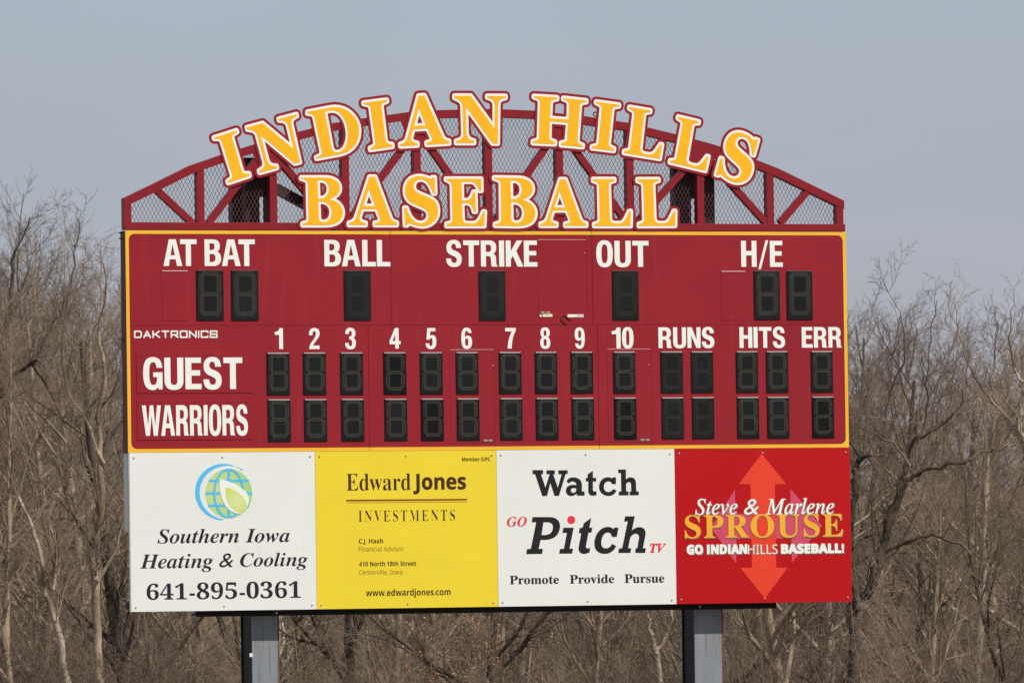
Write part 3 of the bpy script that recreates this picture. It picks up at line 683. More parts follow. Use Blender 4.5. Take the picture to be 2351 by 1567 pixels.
# ------------------------------------------------------------------ masts and columns
BK = .30
colx = ((578, 640.5, 1440), (1594, 1659.5, 1430))
mtop = (B(600, 362, BK)[1], B(1600, 355, BK)[1])
for n, (xa, xb, yy) in enumerate(colx):
    u0, u1 = B(xa, yy, BK)[0], B(xb, yy, BK)[0]
    side = ('left', 'right')[n]
    col = thing('support_column', ('tall grey steel column under the white heating and cooling sign', 'rust-streaked grey steel column under the red sign')[n], 'support column', ((u0+u1)/2, BK+.25, 0), 'columns carrying the scoreboard')
    bm = bmesh.new(); box(bm, u0, u1, BK, BK+.022, 0, V3+.35); bm_obj('front_flange', bm, m_galv, col, .004)
    bm = bmesh.new(); box(bm, u1-.022, u1+.002, BK-.002, BK+.018, .01, V3+.3); bm_obj('rusty_edge', bm, m_rust, col)
    bm = bmesh.new(); box(bm, u0+.02, (u0+u1)/2+.02, BK+.0225, BK+.48, .0, V3+.35); bm_obj('web', bm, m_black, col)
    bm = bmesh.new(); box(bm, u0, u1, BK+.4805, BK+.505, 0, V3+.35); bm_obj('rear_flange', bm, m_black, col)
    # mast: the same column going on up behind the board and the truss
    ms = (((533, 563, BK+.30), (563.5, 596, BK+.02), (613, 631, BK+.02)), ((1549, 1587, BK+.02), (1606, 1641, BK+.02)))[n]
    for a, b, d in ms:
        ua, ub = B(a, 480, d)[0], B(b, 480, d)[0]
        bm = bmesh.new(); box(bm, ua, ub, d, d+.18, V3+.351, mtop[n]); bm_obj('mast', bm, m_mast, col)
    a, b = ((598, 612.5), (1588, 1605))[n]; ua, ub = B(a, 480, BK+.02)[0]-.012, B(b, 480, BK+.02)[0]+.012
    bm = bmesh.new(); box(bm, ua, ub, BK+.05, BK+.09, B(600, 452, BK+.02)[1], mtop[n]-.002); bm_obj('mast_gusset', bm, m_mast, col)
    if n == 0:
        bm = bmesh.new(); u, v = B(576.5, 1503, BK-.02); box(bm, u-.022, u+.022, BK-.02, BK-.001, v-.028, v+.028); bm_obj('white_tag', bm, m_white, col, .006)
bm = bmesh.new(); a, b = B(634, 432, BK+.1), B(760, 500, BK+.1); bar(bm, a, b, .15, BK+.1, BK+.18)
o = bm_obj('rear_brace', bm, m_mast); tag(o, 'dark rusty diagonal brace behind the mesh beside the first golden B', 'brace')
# carrying beam under the signs
d = .27; u0, u1 = B(450, 1408, d)[0], B(1783, 1390, d)[0]; vbm = (B(450, 1413, d)[1]+B(1783, 1397.5, d)[1])/2
bt = thing('carrying_beam', 'long black steel beam running along under the sponsor signs', 'beam', ((u0+u1)/2, d, vbm))
bm = bmesh.new(); box(bm, u0, u1, d, d+.03, vbm, vbm+.30); bm_obj('beam_face', bm, m_black, bt, .003)
bm = bmesh.new(); box(bm, u0, u1, d+.0305, d+.2, vbm+.02, vbm+.05); bm_obj('beam_flange', bm, m_black, bt)
for x, y in ((635, 1406), (1607, 1391.5)):
    u, v = B(x, y, d-.01); bm = bmesh.new(); box(bm, u-.012, u+.012, d-.014, d-.0005, v-.018, v+.018); bm_obj('bolt', bm, m_screw, bt, .003)
u0, u1 = B(291, 1391, .2)[0], B(420, 1391, .2)[0]; v0, v1 = B(291, 1398, .2)[1], B(291, 1384, .2)[1]
bm = bmesh.new(); box(bm, u0, u1, .2, .26, v0, v1); o = bm_obj('rail_stub', bm, mat('slate_rail', (.05, .055, .075), .5, .4, .1, 3))
tag(o, 'short slate grey rail end poking out behind the white heating and cooling sign', 'rail')
u0, u1 = B(299, 1120, .03)[0], B(299, 1120, .03)[0]+.5; v0, v1 = B(290, 1219, .05)[1], V2-.012
bm = bmesh.new(); box(bm, u0, u1, .030, .335, v0, v1); o = bm_obj('equipment_box', bm, m_grey, None, .006)
tag(o, 'flat grey metal equipment box behind the top left of the white heating and cooling sign', 'equipment box')

# ------------------------------------------------------------------ four sponsor signs
SD = -.012
ux = [U0+.012, (B(723.5, 1040, SD)[0]+B(727, 1396, SD)[0])/2, (B(1139, 1036, SD)[0]+B(1144.5, 1390, SD)[0])/2, (B(1548.5, 1032, SD)[0]+B(1553.5, 1385, SD)[0])/2, (B(1951, 1030, SD)[0]+B(1957, 1380, SD)[0])/2]
vt, vbot = V2-.006, V3
names = [('white sponsor sign with a blue and green globe and a phone number', 'sponsor sign'), ('yellow sponsor sign with brown printing for an investment advisor', 'sponsor sign'),
         ('white sponsor sign reading Watch GO Pitch TV in black and red', 'sponsor sign'), ('glossy red sponsor sign with orange and pink arrows and gold SPROUSE', 'sponsor sign')]
sheetm = [m_wsheet, m_ysheet, m_wsheet, m_rsheet]; signs = []
for k in range(4):
    s = thing('sponsor_sign', names[k][0], names[k][1], ((ux[k]+ux[k+1])/2, SD, vbot), 'sponsor signs below the scoreboard')
    bm = bmesh.new(); box(bm, ux[k]+.002, ux[k+1]-.002, SD, SD+.012, vbot, vt); sh = bm_obj('sheet', bm, sheetm[k], s, .0015)
    if k == 0:
        bm = bmesh.new(); box(bm, ux[0]-.012, ux[0]+.001, SD+.004, .029, vbot, vt); bm_obj('edge_trim', bm, m_lip, s)
    for i in range(3):
        for v in (vbot+.065, vt-.065):
            u = ux[k]+.07+(ux[k+1]-ux[k]-.14)*i/2
            bm = bmesh.new(); bmesh.ops.create_cone(bm, cap_ends=True, segments=8, radius1=.014, radius2=.009, depth=.014, matrix=Matrix.Translation((u, SD-.0075, v)) @ Matrix.Rotation(R(90), 4, 'X'))
            bm_obj('screw', bm, m_screw, s)
    signs.append(s)
def px(n):
    ox = (270, 700, 1120, 1530)[n]; s = 1841/470
    return lambda x: ox+x/s, lambda y: 1020+y/s
D1 = SD-.0006
def words(n, name, m, items, dd=D1):
    X, Y = px(n); mes = []
    for it in items:
        body, st, x0, x1, yt, yb, ybr = it[:7]; kw = it[7] if len(it) > 7 else {}
        mes.append(text(body, st, X(x0), X(x1), Y(yt), Y(yb), dd, ybase_r=None if ybr is None else Y(ybr), **kw))
    for me in mes: link(name, me, m, signs[n])
words(0, 'firm_name', m_ink, [('Southern', 'bital', 357, 1093, 762, 885, 880), ('Iowa', 'bital', 1150, 1550, 757, 878, 873), ('Heating', 'bital', 203, 862, 986, 1111, 1106), ('&', 'bital', 915, 1043, 978, 1102, 1098, dict(shear=.22, xh='&')), ('Cooling', 'bital', 1102, 1712, 978, 1095, 1088)])
words(0, 'phone_number', m_ink, [('641', 'serif', 262, 625, 1247, 1393, 1389, dict(xh='6')), ('-', 'serif', 648, 695, 1247, 1390, 1390, dict(xh='6', bold=.01)), ('895', 'serif', 712, 1075, 1238, 1388, 1383, dict(xh='6')), ('-', 'serif', 1098, 1146, 1242, 1385, 1385, dict(xh='6', bold=.01)), ('0361', 'serif', 1160, 1648, 1230, 1381, 1374, dict(xh='6'))])
# globe emblem
X, Y = px(0)
def pp(x, y, dd=D1): return B(X(x), Y(y), dd)
def ell(cx, cy, rx, ry, a0=0, a1=360, n=40, rot=0):
    out = []
    for i in range(n+(0 if a1-a0 == 360 else 1)):
        a = R(a0+(a1-a0)*i/n); x, y = rx*math.cos(a), ry*math.sin(a)
        out.append((cx+x*math.cos(R(rot))-y*math.sin(R(rot)), cy+x*math.sin(R(rot))+y*math.cos(R(rot))))
    return out
def uvl(pts, dd=D1): return [pp(x, y, dd) for x, y in pts]
gc = pp(1010, 420); 
m_globe = grad_mat('green_globe_print', (.62, .68, .28), (.10, .62, .18), (pp(900, 400)[0], D1, pp(900, 400)[1]), .95)
m_leaf = grad_mat('lime_leaf_print', (.70, .76, .38), (.52, .66, .03), (pp(1075, 500)[0], D1, pp(1075, 500)[1]), .30)
link('globe', fill_mesh('globe', [uvl(ell(1000, 438, 211, 222))], D1-.0008, .0008), m_globe, signs[0])
cres = [(952+255*math.cos(R(a)), 425-254*math.sin(R(a))) for a in range(48, 272, 4)]+[(993+255*math.cos(R(a)), 430-242*math.sin(R(a))) for a in range(262, 54, -4)]
me1 = fill_mesh('a', [uvl(cres)], D1-.0012, .0010)
dl = D1-.0022; parts = []
def band(pts, wd):
    res = []; n = len(pts)
    for sgn in (1, -1):
        side = []
        for i in range(n):
            a, b = pts[max(0, i-1)], pts[min(n-1, i+1)]; dx, dy = b[0]-a[0], b[1]-a[1]; L = math.hypot(dx, dy)
            side.append((pts[i][0]-sgn*dy/L*wd/2, pts[i][1]+sgn*dx/L*wd/2))
        res.append(side)
    return res[0]+res[1][::-1]
for k, (y, w_) in enumerate(((325, 22), (438, 22), (548, 22))):
    hx = 211*math.sqrt(max(0, 1-((y-438)/222)**2))*.995
    parts.append(fill_mesh('a', [uvl(band([(1000-hx, y), (1000+hx, y)], w_))], dl-.0004*k, .0003))
parts.append(fill_mesh('a', [uvl(band([(1000, 218), (1000, 658)], 22))], dl-.0016, .0003))
for k, sgn in enumerate((-1, 1)):
    parts.append(fill_mesh('a', [uvl(band([(1000+sgn*130*math.sin(R(a)), 438-216*math.cos(R(a))) for a in range(4, 177, 6)], 18))], dl-.0020-.0004*k, .0003))
link('blue_swoosh_and_lines', join_meshes('a', [me1]+parts), m_blue, signs[0])
def bez(p, n=14):
    out = [p[0]]
    for i in range(1, len(p), 3):
        a = out[-1]; b, c, e = p[i:i+3]
        for k in range(1, n+1):
            t = k/n; u = 1-t; out.append(tuple(u**3*a[j]+3*u*u*t*b[j]+3*u*t*t*c[j]+t**3*e[j] for j in (0, 1)))
    return out
wl = bez([(918, 312), (1000, 318), (1190, 400), (1180, 500), (1172, 548), (1160, 575), (1112, 620), (1030, 625), (965, 570), (935, 480), (915, 420), (912, 360), (918, 312)])
link('leaf', fill_mesh('a', [uvl(wl)], D1-.0056, .0006), m_white, signs[0])
gl = bez([(972, 385), (1020, 388), (1150, 440), (1160, 540), (1160, 585), (1130, 605), (1110, 612), (1050, 608), (985, 540), (975, 470), (970, 440), (968, 410), (972, 385)])
link('leaf', fill_mesh('a', [uvl(gl)], D1-.0068, .0006), m_leaf, signs[0])

words(1, 'firm_name', m_brown, [('Edward', 'serif', 375, 952, 262, 411, 407, dict(bold=-.009)), ('INVESTMENTS', 'serif', 483, 1350, 594, 690, 682, dict(bold=-.015, spacing=1.35))])
words(1, 'firm_name', m_brown, [('Jones', 'bold', 975, 1450, 262, 406, 401, dict(bold=.018))])
words(1, 'fine_print', m_brown, [('C.J. Hash', 'bold', 485, 703, 847, 887, 885), ('410 North 18th Street', 'bold', 488, 1001, 1052, 1092, 1087), ('www.edwardjones.com', 'bold', 550, 1310, 1300, 1361, 1350, dict(xh='d')), ('Member SIPC', 'bold', 1413, 1667, 115, 149, 147)])
words(1, 'fine_print', m_tan, [('Financial Advisor', 'light', 485, 890, 918, 960, 956), ('Centerville, Iowa', 'light', 488, 877, 1126, 1168, 1164)])
X, Y = px(1); bm = bmesh.new()
for y0, y1, yo in ((495, 509, 0), (520, 524, 4)):
    a, b = B(X(372+yo), Y(y0), D1), B(X(1460-yo), Y(y0-9), D1); c, e = B(X(372+yo), Y(y1), D1), B(X(1460-yo), Y(y1-9), D1)
    prism(bm, [a, b, e, c], D1-.001, D1)
bm_obj('rule_line', bm, mat('rust_brown_ink', (.22, .045, .006), .4, .4, .1, 2), signs[1])

SLAB = [["M 402 228 L 497 228 497 265 478 265 518 385 556 265 527 265 527 230 603 230 603 265 588 265 630 385 664 265 634 265 634 230 718 230 718 263 700 263 640 460 600 460 562 345 533 460 490 462 425 265 402 265"],
  ["M 708 330 C 722 292 760 290 790 296 C 830 303 846 330 846 365 L 846 420 870 420 870 458 803 458 797 440 C 780 462 750 464 735 459 C 700 450 692 405 715 378 C 735 358 770 358 796 364 C 796 340 780 331 760 331 C 745 331 738 338 730 350", "M 748 408 C 748 386 780 386 796 396 C 797 420 780 434 765 433 C 752 432 747 420 748 408"],
  ["M 898 266 L 945 235 945 298 975 298 975 330 945 330 945 405 C 947 425 960 422 975 416 L 979 450 C 955 464 903 466 903 415 L 903 330 882 330 882 300 898 296"],
  ["M 1120 305 L 1122 293 1152 293 1152 355 1118 355 C 1112 335 1095 328 1080 330 C 1045 335 1040 375 1045 395 C 1050 425 1085 430 1105 420 C 1118 413 1122 405 1125 398 L 1157 410 C 1145 450 1110 462 1080 460 C 1030 458 1000 420 1000 378 C 1000 330 1035 293 1075 292 C 1095 292 1110 297 1120 305"],
  ["M 1172 223 L 1242 223 1242 312 C 1260 288 1330 275 1332 345 L 1335 420 1357 420 1357 454 1275 455 1275 422 1290 420 1288 355 C 1285 325 1245 335 1243 360 L 1245 420 1265 420 1265 455 1178 456 1178 422 1200 420 1197 255 1172 255"],
  ["M 402 650 L 560 650 C 660 655 665 740 630 800 C 600 850 540 858 475 855 L 457 935 495 935 488 981 345 983 352 938 387 935 435 697 395 697", "M 500 697 L 540 697 C 590 700 595 740 575 780 C 560 808 530 812 483 812"],
  ["M 680 746 L 772 745 735 934 767 934 757 978 640 979 650 936 684 935 711 792 671 792"],
  ["M 862 707 L 930 657 913 745 940 745 932 790 905 790 882 915 C 880 935 905 935 920 923 L 915 965 C 890 988 815 995 815 930 L 840 795 818 795 825 750 852 745"],
  ["M 1130 760 L 1135 745 1175 745 1160 828 1115 828 C 1112 795 1090 785 1070 790 C 1030 800 1015 860 1022 900 C 1030 940 1075 935 1095 920 C 1108 910 1112 900 1115 890 L 1155 910 C 1130 965 1085 985 1040 980 C 975 975 950 925 960 860 C 975 780 1030 735 1085 738 C 1105 740 1120 748 1130 760"],
  ["M 1235 643 L 1322 643 1295 770 C 1340 725 1430 725 1418 810 L 1395 930 1422 930 1415 972 1325 972 1330 930 1345 928 1360 835 C 1362 780 1295 795 1280 840 L 1262 930 1290 930 1283 972 1173 973 1180 932 1208 930 1258 690 1225 690"]]
for grp in (SLAB[:5], SLAB[5:]):
    link('slogan', join_meshes('slogan', [fill_mesh('a', [[B(x, y, D1) for x, y in svg(p, 1120, 1020, 1841/470)] for p in g_], D1-.0012, .0012) for g_ in grp]), m_blackink, signs[2])
X, Y = px(2)
link('red_dot', fill_mesh('a', [[B(X(x), Y(y), D1) for x, y in ell(750, 676, 36, 37)]], D1-.0012, .0012), m_redink, signs[2])
words(2, 'slogan', m_redink, [('GO', 'bital', 172, 352, 650, 735, 733, dict(bold=.012)), ('TV', 'bital', 1458, 1605, 889, 971, 969, dict(bold=.03))])
words(2, 'slogan', m_ink, [('Promote', 'serif', 197, 640, 1176, 1253, 1249, dict(bold=.012)), ('Provide', 'serif', 737, 1137, 1170, 1247, 1243, dict(bold=.012)), ('Pursue', 'serif', 1230, 1588, 1163, 1242, 1238, dict(bold=.012))])

X, Y = px(3)
def arrow(name, pts, m, dd, uv=True): link(name, fill_mesh('a', [[B(X(x), Y(y), D1) for x, y in pts]], dd-.0006, .0006), m, signs[3])
arrow('pink_arrow', [(400, 745), (617, 402), (620, 622), (1118, 618), (1115, 397), (1400, 728), (1128, 1058), (1124, 842), (628, 846), (627, 1065)], m_pink, D1)
arrow('orange_arrow', [(857, 82), (1078, 355), (975, 355), (988, 1105), (1090, 1105), (885, 1380), (663, 1106), (768, 1106), (755, 355), (650, 355)], m_orange, D1-.001)
for nm, m, dd, ddx, ddz in (('lettering_shadow', m_shadowink, D1-.0022, .012, -.012), ('lettering', m_white, D1-.0036, 0, 0)):
    k = dict(dx=ddx, dz=ddz)
    words(3, nm, m, [('Steve', 'ital', 258, 640, 488, 629, 627, dict(bold=.012, **k)), ('&', 'ital', 698, 833, 490, 628, 627, dict(shear=.2, xh='&', **k)), ('Marlene', 'ital', 893, 1510, 486, 626, 622, dict(bold=.012, **k)),
          ('GO INDIAN', 'bold', 183, 728, 898, 986, 982, dict(bold=.06, **k)), ('HILLS', 'light', 735, 1000, 898, 983, 981, k), ('BASEBALL!', 'bold', 1030, 1598, 892, 980, 974, dict(bold=.06, **k))], dd)
words(3, 'surname_shadow', m_shadowink, [('SPROUSE', 'serif', 165, 1590, 635, 838, 826, dict(spacing=1.06, dx=.010, dz=-.012))], D1-.0050)
words(3, 'surname', m_gold, [('SPROUSE', 'serif', 165, 1590, 635, 838, 826, dict(spacing=1.06, bold=.006))], D1-.0064)
#TREES
# ------------------------------------------------------------------ leafless wood
class Tree:
    """collects tapered round segments; thick ones go to the trunk mesh, thin ones to the crown"""
    def __init__(s, seed, kn=(13, 9, 7, 4)): s.r = random.Random(seed); s.seg = []; s.kn = kn
    def add(s, a, b, ra, rb): s.seg.append((a.x, a.y, a.z, b.x, b.y, b.z, ra, rb))
    def grow(s, p, d, L, r, lev, up=.10, kids=None, droop=0.0):
        rd = s.r; n = (9, 7, 5, 3, 2)[min(lev, 4)]; st = L/n; pts = [p.copy()]; dirs = [d.copy()]
        wob = (.05, .13, .16, .17, .17)[min(lev, 4)]
        for i in range(n):
            d = (d+Vector((rd.gauss(0, wob), rd.gauss(0, wob), rd.gauss(0, wob*.8)+up-droop*(i/n)))).normalized()
            q = p+d*st; ra = r*(1-.72*i/n); rb = r*(1-.72*(i+1)/n)
            s.add(p, q, ra, rb); p = q; pts.append(p.copy()); dirs.append(d.copy())
        s.kids(pts, dirs, L, r, lev, up, kids)
    def kids(s, pts, dirs, L, r, lev, up, kids=None):
        rd = s.r
        if lev >= 4 or r < .0032: return
        nk = kids if kids is not None else s.kn[lev]
        n = len(pts)-1
        for k in range(nk):
            t = ((.30, .22, .12, .15)[lev]+(1-(.30, .22, .12, .15)[lev])*(k+rd.random())/nk)*n
            i = min(n-1, int(t)); f = t-i
            p = pts[i].lerp(pts[i+1], f); d = dirs[min(i+1, n)]
            a = rd.uniform(0, 2*math.pi); ax = d.orthogonal().normalized(); ax.rotate(__import__('mathutils').Quaternion(d, a))
            ang = rd.uniform(.40, 1.0) if lev else rd.uniform(.5, 1.15)
            nd = (d*math.cos(ang)+ax*math.sin(ang)).normalized()
            rr = r*(1-.72*t/n)*rd.uniform(.42, .66)
            rr = max(rr, .0042)
            LL = L*(1-.45*t/n)*rd.uniform(.36, .66)
            s.grow(p, nd, LL, rr, lev+1, up=rd.uniform(-.02, .11) if lev else rd.uniform(.03, .13))
    def meshes(s, split=.035):
        A = np.array(s.seg); big = np.maximum(A[:, 6], A[:, 7]) > split
        return [tubes('trunk', A[big], 7), tubes('crown', A[~big], 3)]
def tubes(name, A, k):
    me = bpy.data.meshes.new(name); n = len(A)
    if n == 0: return me
    a, b = A[:, 0:3], A[:, 3:6]; d = b-a; L = np.linalg.norm(d, axis=1, keepdims=True); d = d/np.maximum(L, 1e-9)
    b = b+d*np.minimum(A[:, 7:8]*.5, .05)
    h = np.where(np.abs(d[:, 2:3]) < .9, [[0, 0, 1.]], [[1., 0, 0]]); x = np.cross(h, d); x /= np.linalg.norm(x, axis=1, keepdims=True); y = np.cross(d, x)
    V = np.empty((n, 2*k, 3))
    for j in range(k):
        c, s_ = math.cos(2*math.pi*j/k), math.sin(2*math.pi*j/k); o = x*c+y*s_
        V[:, j] = a+o*A[:, 6:7]; V[:, k+j] = b+o*A[:, 7:8]
    F = np.empty((n, k, 4), np.int32); base = (np.arange(n)*2*k)[:, None]
    for j in range(k):
        F[:, j] = base+np.array([j, (j+1) % k, k+(j+1) % k, k+j])
    me.vertices.add(n*2*k); me.vertices.foreach_set('co', V.ravel())
    me.loops.add(n*k*4); me.loops.foreach_set('vertex_index', F.ravel())
    me.polygons.add(n*k); me.polygons.foreach_set('loop_start', np.arange(n*k, dtype=np.int32)*4)
    me.update(calc_edges=True); me.validate()
    if k > 4: me.polygons.foreach_set('use_smooth', np.ones(n*k, bool))
    return me
m_bark = [mat('grey_brown_bark', (.285, .215, .148), .9, .15, .5, 5, bump=.8, bscale=14, stretch=(1, 1, .35)),
          mat('dark_bark', (.080, .062, .048), .9, .15, .45, 5, bump=.8, bscale=14, stretch=(1, 1, .35)),
          mat('pale_tan_bark', (.36, .29, .215), .85, .2, .4, 4, bump=.5, bscale=12, stretch=(1, 1, .4))]
m_twig = [mat('grey_brown_twigs', (.255, .193, .140), .85, .2, .35, .9), mat('dark_twigs', (.160, .120, .088), .85, .2, .3, .9), mat('tan_twigs', (.315, .236, .164), .85, .2, .3, .9)]

def put_tree(name, meshes, loc, rz, sc_, label, cat, group=None, tilt=(0, 0)):
    o = bpy.data.objects.new(name, None); C.objects.link(o); o.location = loc; o.rotation_euler = (tilt[0], tilt[1], rz); o.scale = sc_ if isinstance(sc_, tuple) else (sc_,)*3
    o.empty_display_size = .3; tag(o, label, cat, group)
    for nm, me in zip(('trunk', 'crown'), meshes):
        c = bpy.data.objects.new(nm, me); C.objects.link(c); c.parent = o
    return o
def ground_at(x, dist):
    p = at(x, 1400, dist); return Vector((p.x, p.y, terrain_h(p.x, p.y)-.05))

# kinds of tree, each about 12 m tall
protos = []
for k in range(10):
    T = Tree(100+k, (13, 9, 7, 4) if k < 6 else (11, 7, 5, 3)); H = 12.0      # the last four are airier
    fork = k % 3 == 1
    base = Vector((0, 0, 0)); r0 = .13+.030*(k % 4)
    T.grow(base, Vector((T.r.gauss(0, .06), T.r.gauss(0, .06), 1)).normalized(), H*(.80 if not fork else .5), r0, 0, up=.12, kids=15 if not fork else 9)
    if fork:
        top = Vector(T.seg[8][3:6]) if False else Vector(T.seg[4][3:6])
        for sgn in (-1, 1):
            T.grow(top, Vector((sgn*.38, T.r.uniform(-.3, .3), 1)).normalized(), H*.58, r0*.62, 0, up=.10, kids=11)
    ms = T.meshes(); ci = (0, 1, 0, 1, 0, 2, 0, 1, 0, 1)[k]
    ms[0].materials.append(m_bark[ci]); ms[1].materials.append(m_twig[ci]); protos.append(ms)
# bushes: many thin stems from one foot, about 4 m tall
bushes = []
for k in range(5):
    T = Tree(300+k)
    for i in range(9):
        a = T.r.uniform(0, 6.28); q = Vector((math.cos(a)*.25, math.sin(a)*.25, 0))
        T.grow(q, Vector((math.cos(a)*.38, math.sin(a)*.38, 1)).normalized(), T.r.uniform(2.6, 4.2), T.r.uniform(.018, .034), 1, up=.05, kids=8)
    ms = T.meshes(.022); ci = (1, 0, 1, 0, 1)[k]
    ms[0].materials.append(m_bark[ci]); ms[1].materials.append(m_twig[ci]); bushes.append(ms)

rd = random.Random(7)
def skyline(x):
    """photo height the tree tops reach above this photo column"""
    pts = [(-300, 450), (0, 465), (150, 480), (255, 515), (330, 620), (500, 680), (1000, 720), (1700, 720), (1900, 660), (2050, 640), (2200, 690), (2351, 720), (2700, 700)]
    for a, b in zip(pts, pts[1:]):
        if a[0] <= x <= b[0]: return a[1]+(b[1]-a[1])*(x-a[0])/(b[0]-a[0])
    return 700
n = 0
for row, dist in enumerate((158, 166, 174, 182, 191, 200, 210, 221, 233, 246, 262, 282)):
    step = 250 if row < 3 else 185
    x = -260+rd.uniform(0, step)
    while x < 2620:
        xx = x+rd.uniform(-55, 55); dd = dist+rd.uniform(-4, 4)
        p = ground_at(xx, dd)
        tall = rd.random() < (.45 if xx < 320 else (.62 if xx > 1850 else .30))
        mass = 720 if xx < 250 else (980 if xx > 1850 else 900)
        ytop = skyline(xx)+rd.uniform(0, 150) if tall else mass+rd.uniform(-90, 160)
        if row < 3 and not tall: ytop += rd.uniform(0, 120)
        h = at(xx, ytop, dd).z-p.z
        side = 'left' if xx < 290 else ('right' if xx > 1940 else 'mid')
        k = rd.randrange(3, 10) if tall else rd.randrange(0, 7)
        lab = {'left': 'bare leafless tree in the wood to the left of the scoreboard', 'right': 'bare leafless tree in the wood to the right of the scoreboard', 'mid': 'bare leafless tree behind the scoreboard, seen below the sponsor signs'}[side]
        grp = {'left': 'bare trees left of the scoreboard', 'right': 'bare trees right of the scoreboard', 'mid': 'bare trees behind the scoreboard'}[side]
        s_ = h/11.6
        put_tree('bare_tree', protos[k], p, rd.uniform(0, 6.28), (s_*rd.uniform(.8, 1.05), s_*rd.uniform(.8, 1.05), s_), lab, 'tree', grp, (rd.gauss(0, .04), rd.gauss(0, .04)))
        n += 1; x += step
for row, dist in enumerate((153, 163, 172, 183, 196, 212)):
    x = -200+rd.uniform(0, 150)
    while x < 2560:
        xx = x+rd.uniform(-60, 60); dd = dist+rd.uniform(-3, 3); p = ground_at(xx, dd)
        side = 0 if xx < 290 else (2 if xx > 1940 else 1)
        s_ = rd.uniform(.7, 1.35)*(1.0 if row > 1 else .85)
        put_tree('bare_bush', bushes[rd.randrange(5)], p, rd.uniform(0, 6.28), (s_*1.15, s_*1.15, s_),
                 ('tangled leafless bush in the thicket left of the scoreboard', 'tangled leafless bush in the thicket below the sponsor signs', 'tangled leafless bush in the thicket right of the scoreboard')[side], 'bush',
                 ('bushes left of the scoreboard', 'bushes below the scoreboard', 'bushes right of the scoreboard')[side])
        x += 215
# two low oaks that kept their rust-brown leaves
m_dry = mat('dry_oak_leaves', (.42, .19, .065), .7, .3, .4, 6)
for i, (x, y0) in enumerate(((985, 1500), (1095, 1490))):
    T = Tree(500+i); p = ground_at(x, 149); H = at(x, y0, 149).z-p.z
    T.grow(Vector((0, 0, 0)), Vector((0, 0, 1)), H*.95, .035, 0, up=.1, kids=13); ms = T.meshes(.02)
    ms[0].materials.append(m_bark[0]); ms[1].materials.append(m_twig[0])
    o = put_tree('low_oak', ms, p, 0, 1.0, ('low oak with rust brown leaves below the yellow sign, the one nearer the left column', 'low oak with rust brown leaves below the yellow sign, the one nearer the Watch sign')[i], 'young tree', 'low oaks that kept their leaves')
    bm = bmesh.new(); tips = [q for q in T.seg if q[7] < .006 and q[5] > H*.35]
    for q in T.r.sample(tips, min(420, len(tips))):
        c = Vector(q[3:6]); a = Vector((T.r.gauss(0, 1), T.r.gauss(0, 1), T.r.gauss(0, 1))).normalized(); b = a.orthogonal().normalized(); L = T.r.uniform(.035, .06)
        bm.faces.new([bm.verts.new(c+v) for v in (a*0, a*L*.5+b*L*.32, a*L, a*L*.5-b*L*.32)])
    me = bpy.data.meshes.new('leaves'); bm.to_mesh(me); bm.free(); me.materials.append(m_dry)
    c = bpy.data.objects.new('leaves', me); C.objects.link(c); c.parent = o
# trees with a figure of their own, drawn from their limbs
def hero(name, dist, limbs, label, seed, bi, ti, kid=7, up=.10):
    T = Tree(seed); first = None
    for L in limbs:
        pts = []
        for x, y, wpx in L:
            q = at(x, y, dist); q = q+Vector((0, T.r.uniform(-.25, .25), 0)); pts.append((q, wpx*dist/FPX/2))
        if first is None: first = pts[0][0].copy()
        # smooth the limb
        P = [p for p, _ in pts]; Rr = [r for _, r in pts]; sm = []; sr = []
        for i in range(len(P)-1):
            p0, p1, p2, p3 = P[max(0, i-1)], P[i], P[i+1], P[min(len(P)-1, i+2)]
            for k in range(4):
                t = k/4
                sm.append(.5*((2*p1)+(p2-p0)*t+(2*p0-5*p1+4*p2-p3)*t*t+(3*p1-p0-3*p2+p3)*t**3)+Vector((T.r.gauss(0, .02), 0, T.r.gauss(0, .02)))); sr.append(Rr[i]+(Rr[i+1]-Rr[i])*t)
        sm.append(P[-1]); sr.append(Rr[-1])
        dirs = []
        for i in range(len(sm)-1):
            T.add(sm[i], sm[i+1], sr[i], sr[i+1]); dirs.append((sm[i+1]-sm[i]).normalized())
        dirs.append(dirs[-1]); tot = sum((sm[i+1]-sm[i]).length for i in range(len(sm)-1))
        for q in range(int(kid*max(1, tot/2.0))):
            i = T.r.randrange(len(sm)//5, len(sm)-1); d = dirs[i]
            a = T.r.uniform(0, 6.28); ax = d.orthogonal().normalized(); ax.rotate(__import__('mathutils').Quaternion(d, a)); ang = T.r.uniform(.5, 1.1)
            T.grow(sm[i], (d*math.cos(ang)+ax*math.sin(ang)+Vector((0, 0, .25))).normalized(), T.r.uniform(.8, 2.2)*min(1.2, .45+sr[i]*7), min(.03, max(.007, sr[i]*T.r.uniform(.2, .35))), 2, up=up)
    g0 = Vector((first.x, first.y, terrain_h(first.x, first.y)-.05))
    T.add(g0, first, pts and limbs[0][0][2]*dist/FPX/2*1.15, limbs[0][0][2]*dist/FPX/2)
    T.seg = [(a-g0.x, b-g0.y, c-g0.z, d-g0.x, e-g0.y, f-g0.z, r, s) for a, b, c, d, e, f, r, s in T.seg]
    ms = T.meshes(.03); ms[0].materials.append(m_bark[bi]); ms[1].materials.append(m_twig[ti])
    return put_tree(name, ms, g0, 0, 1.0, label, 'tree')
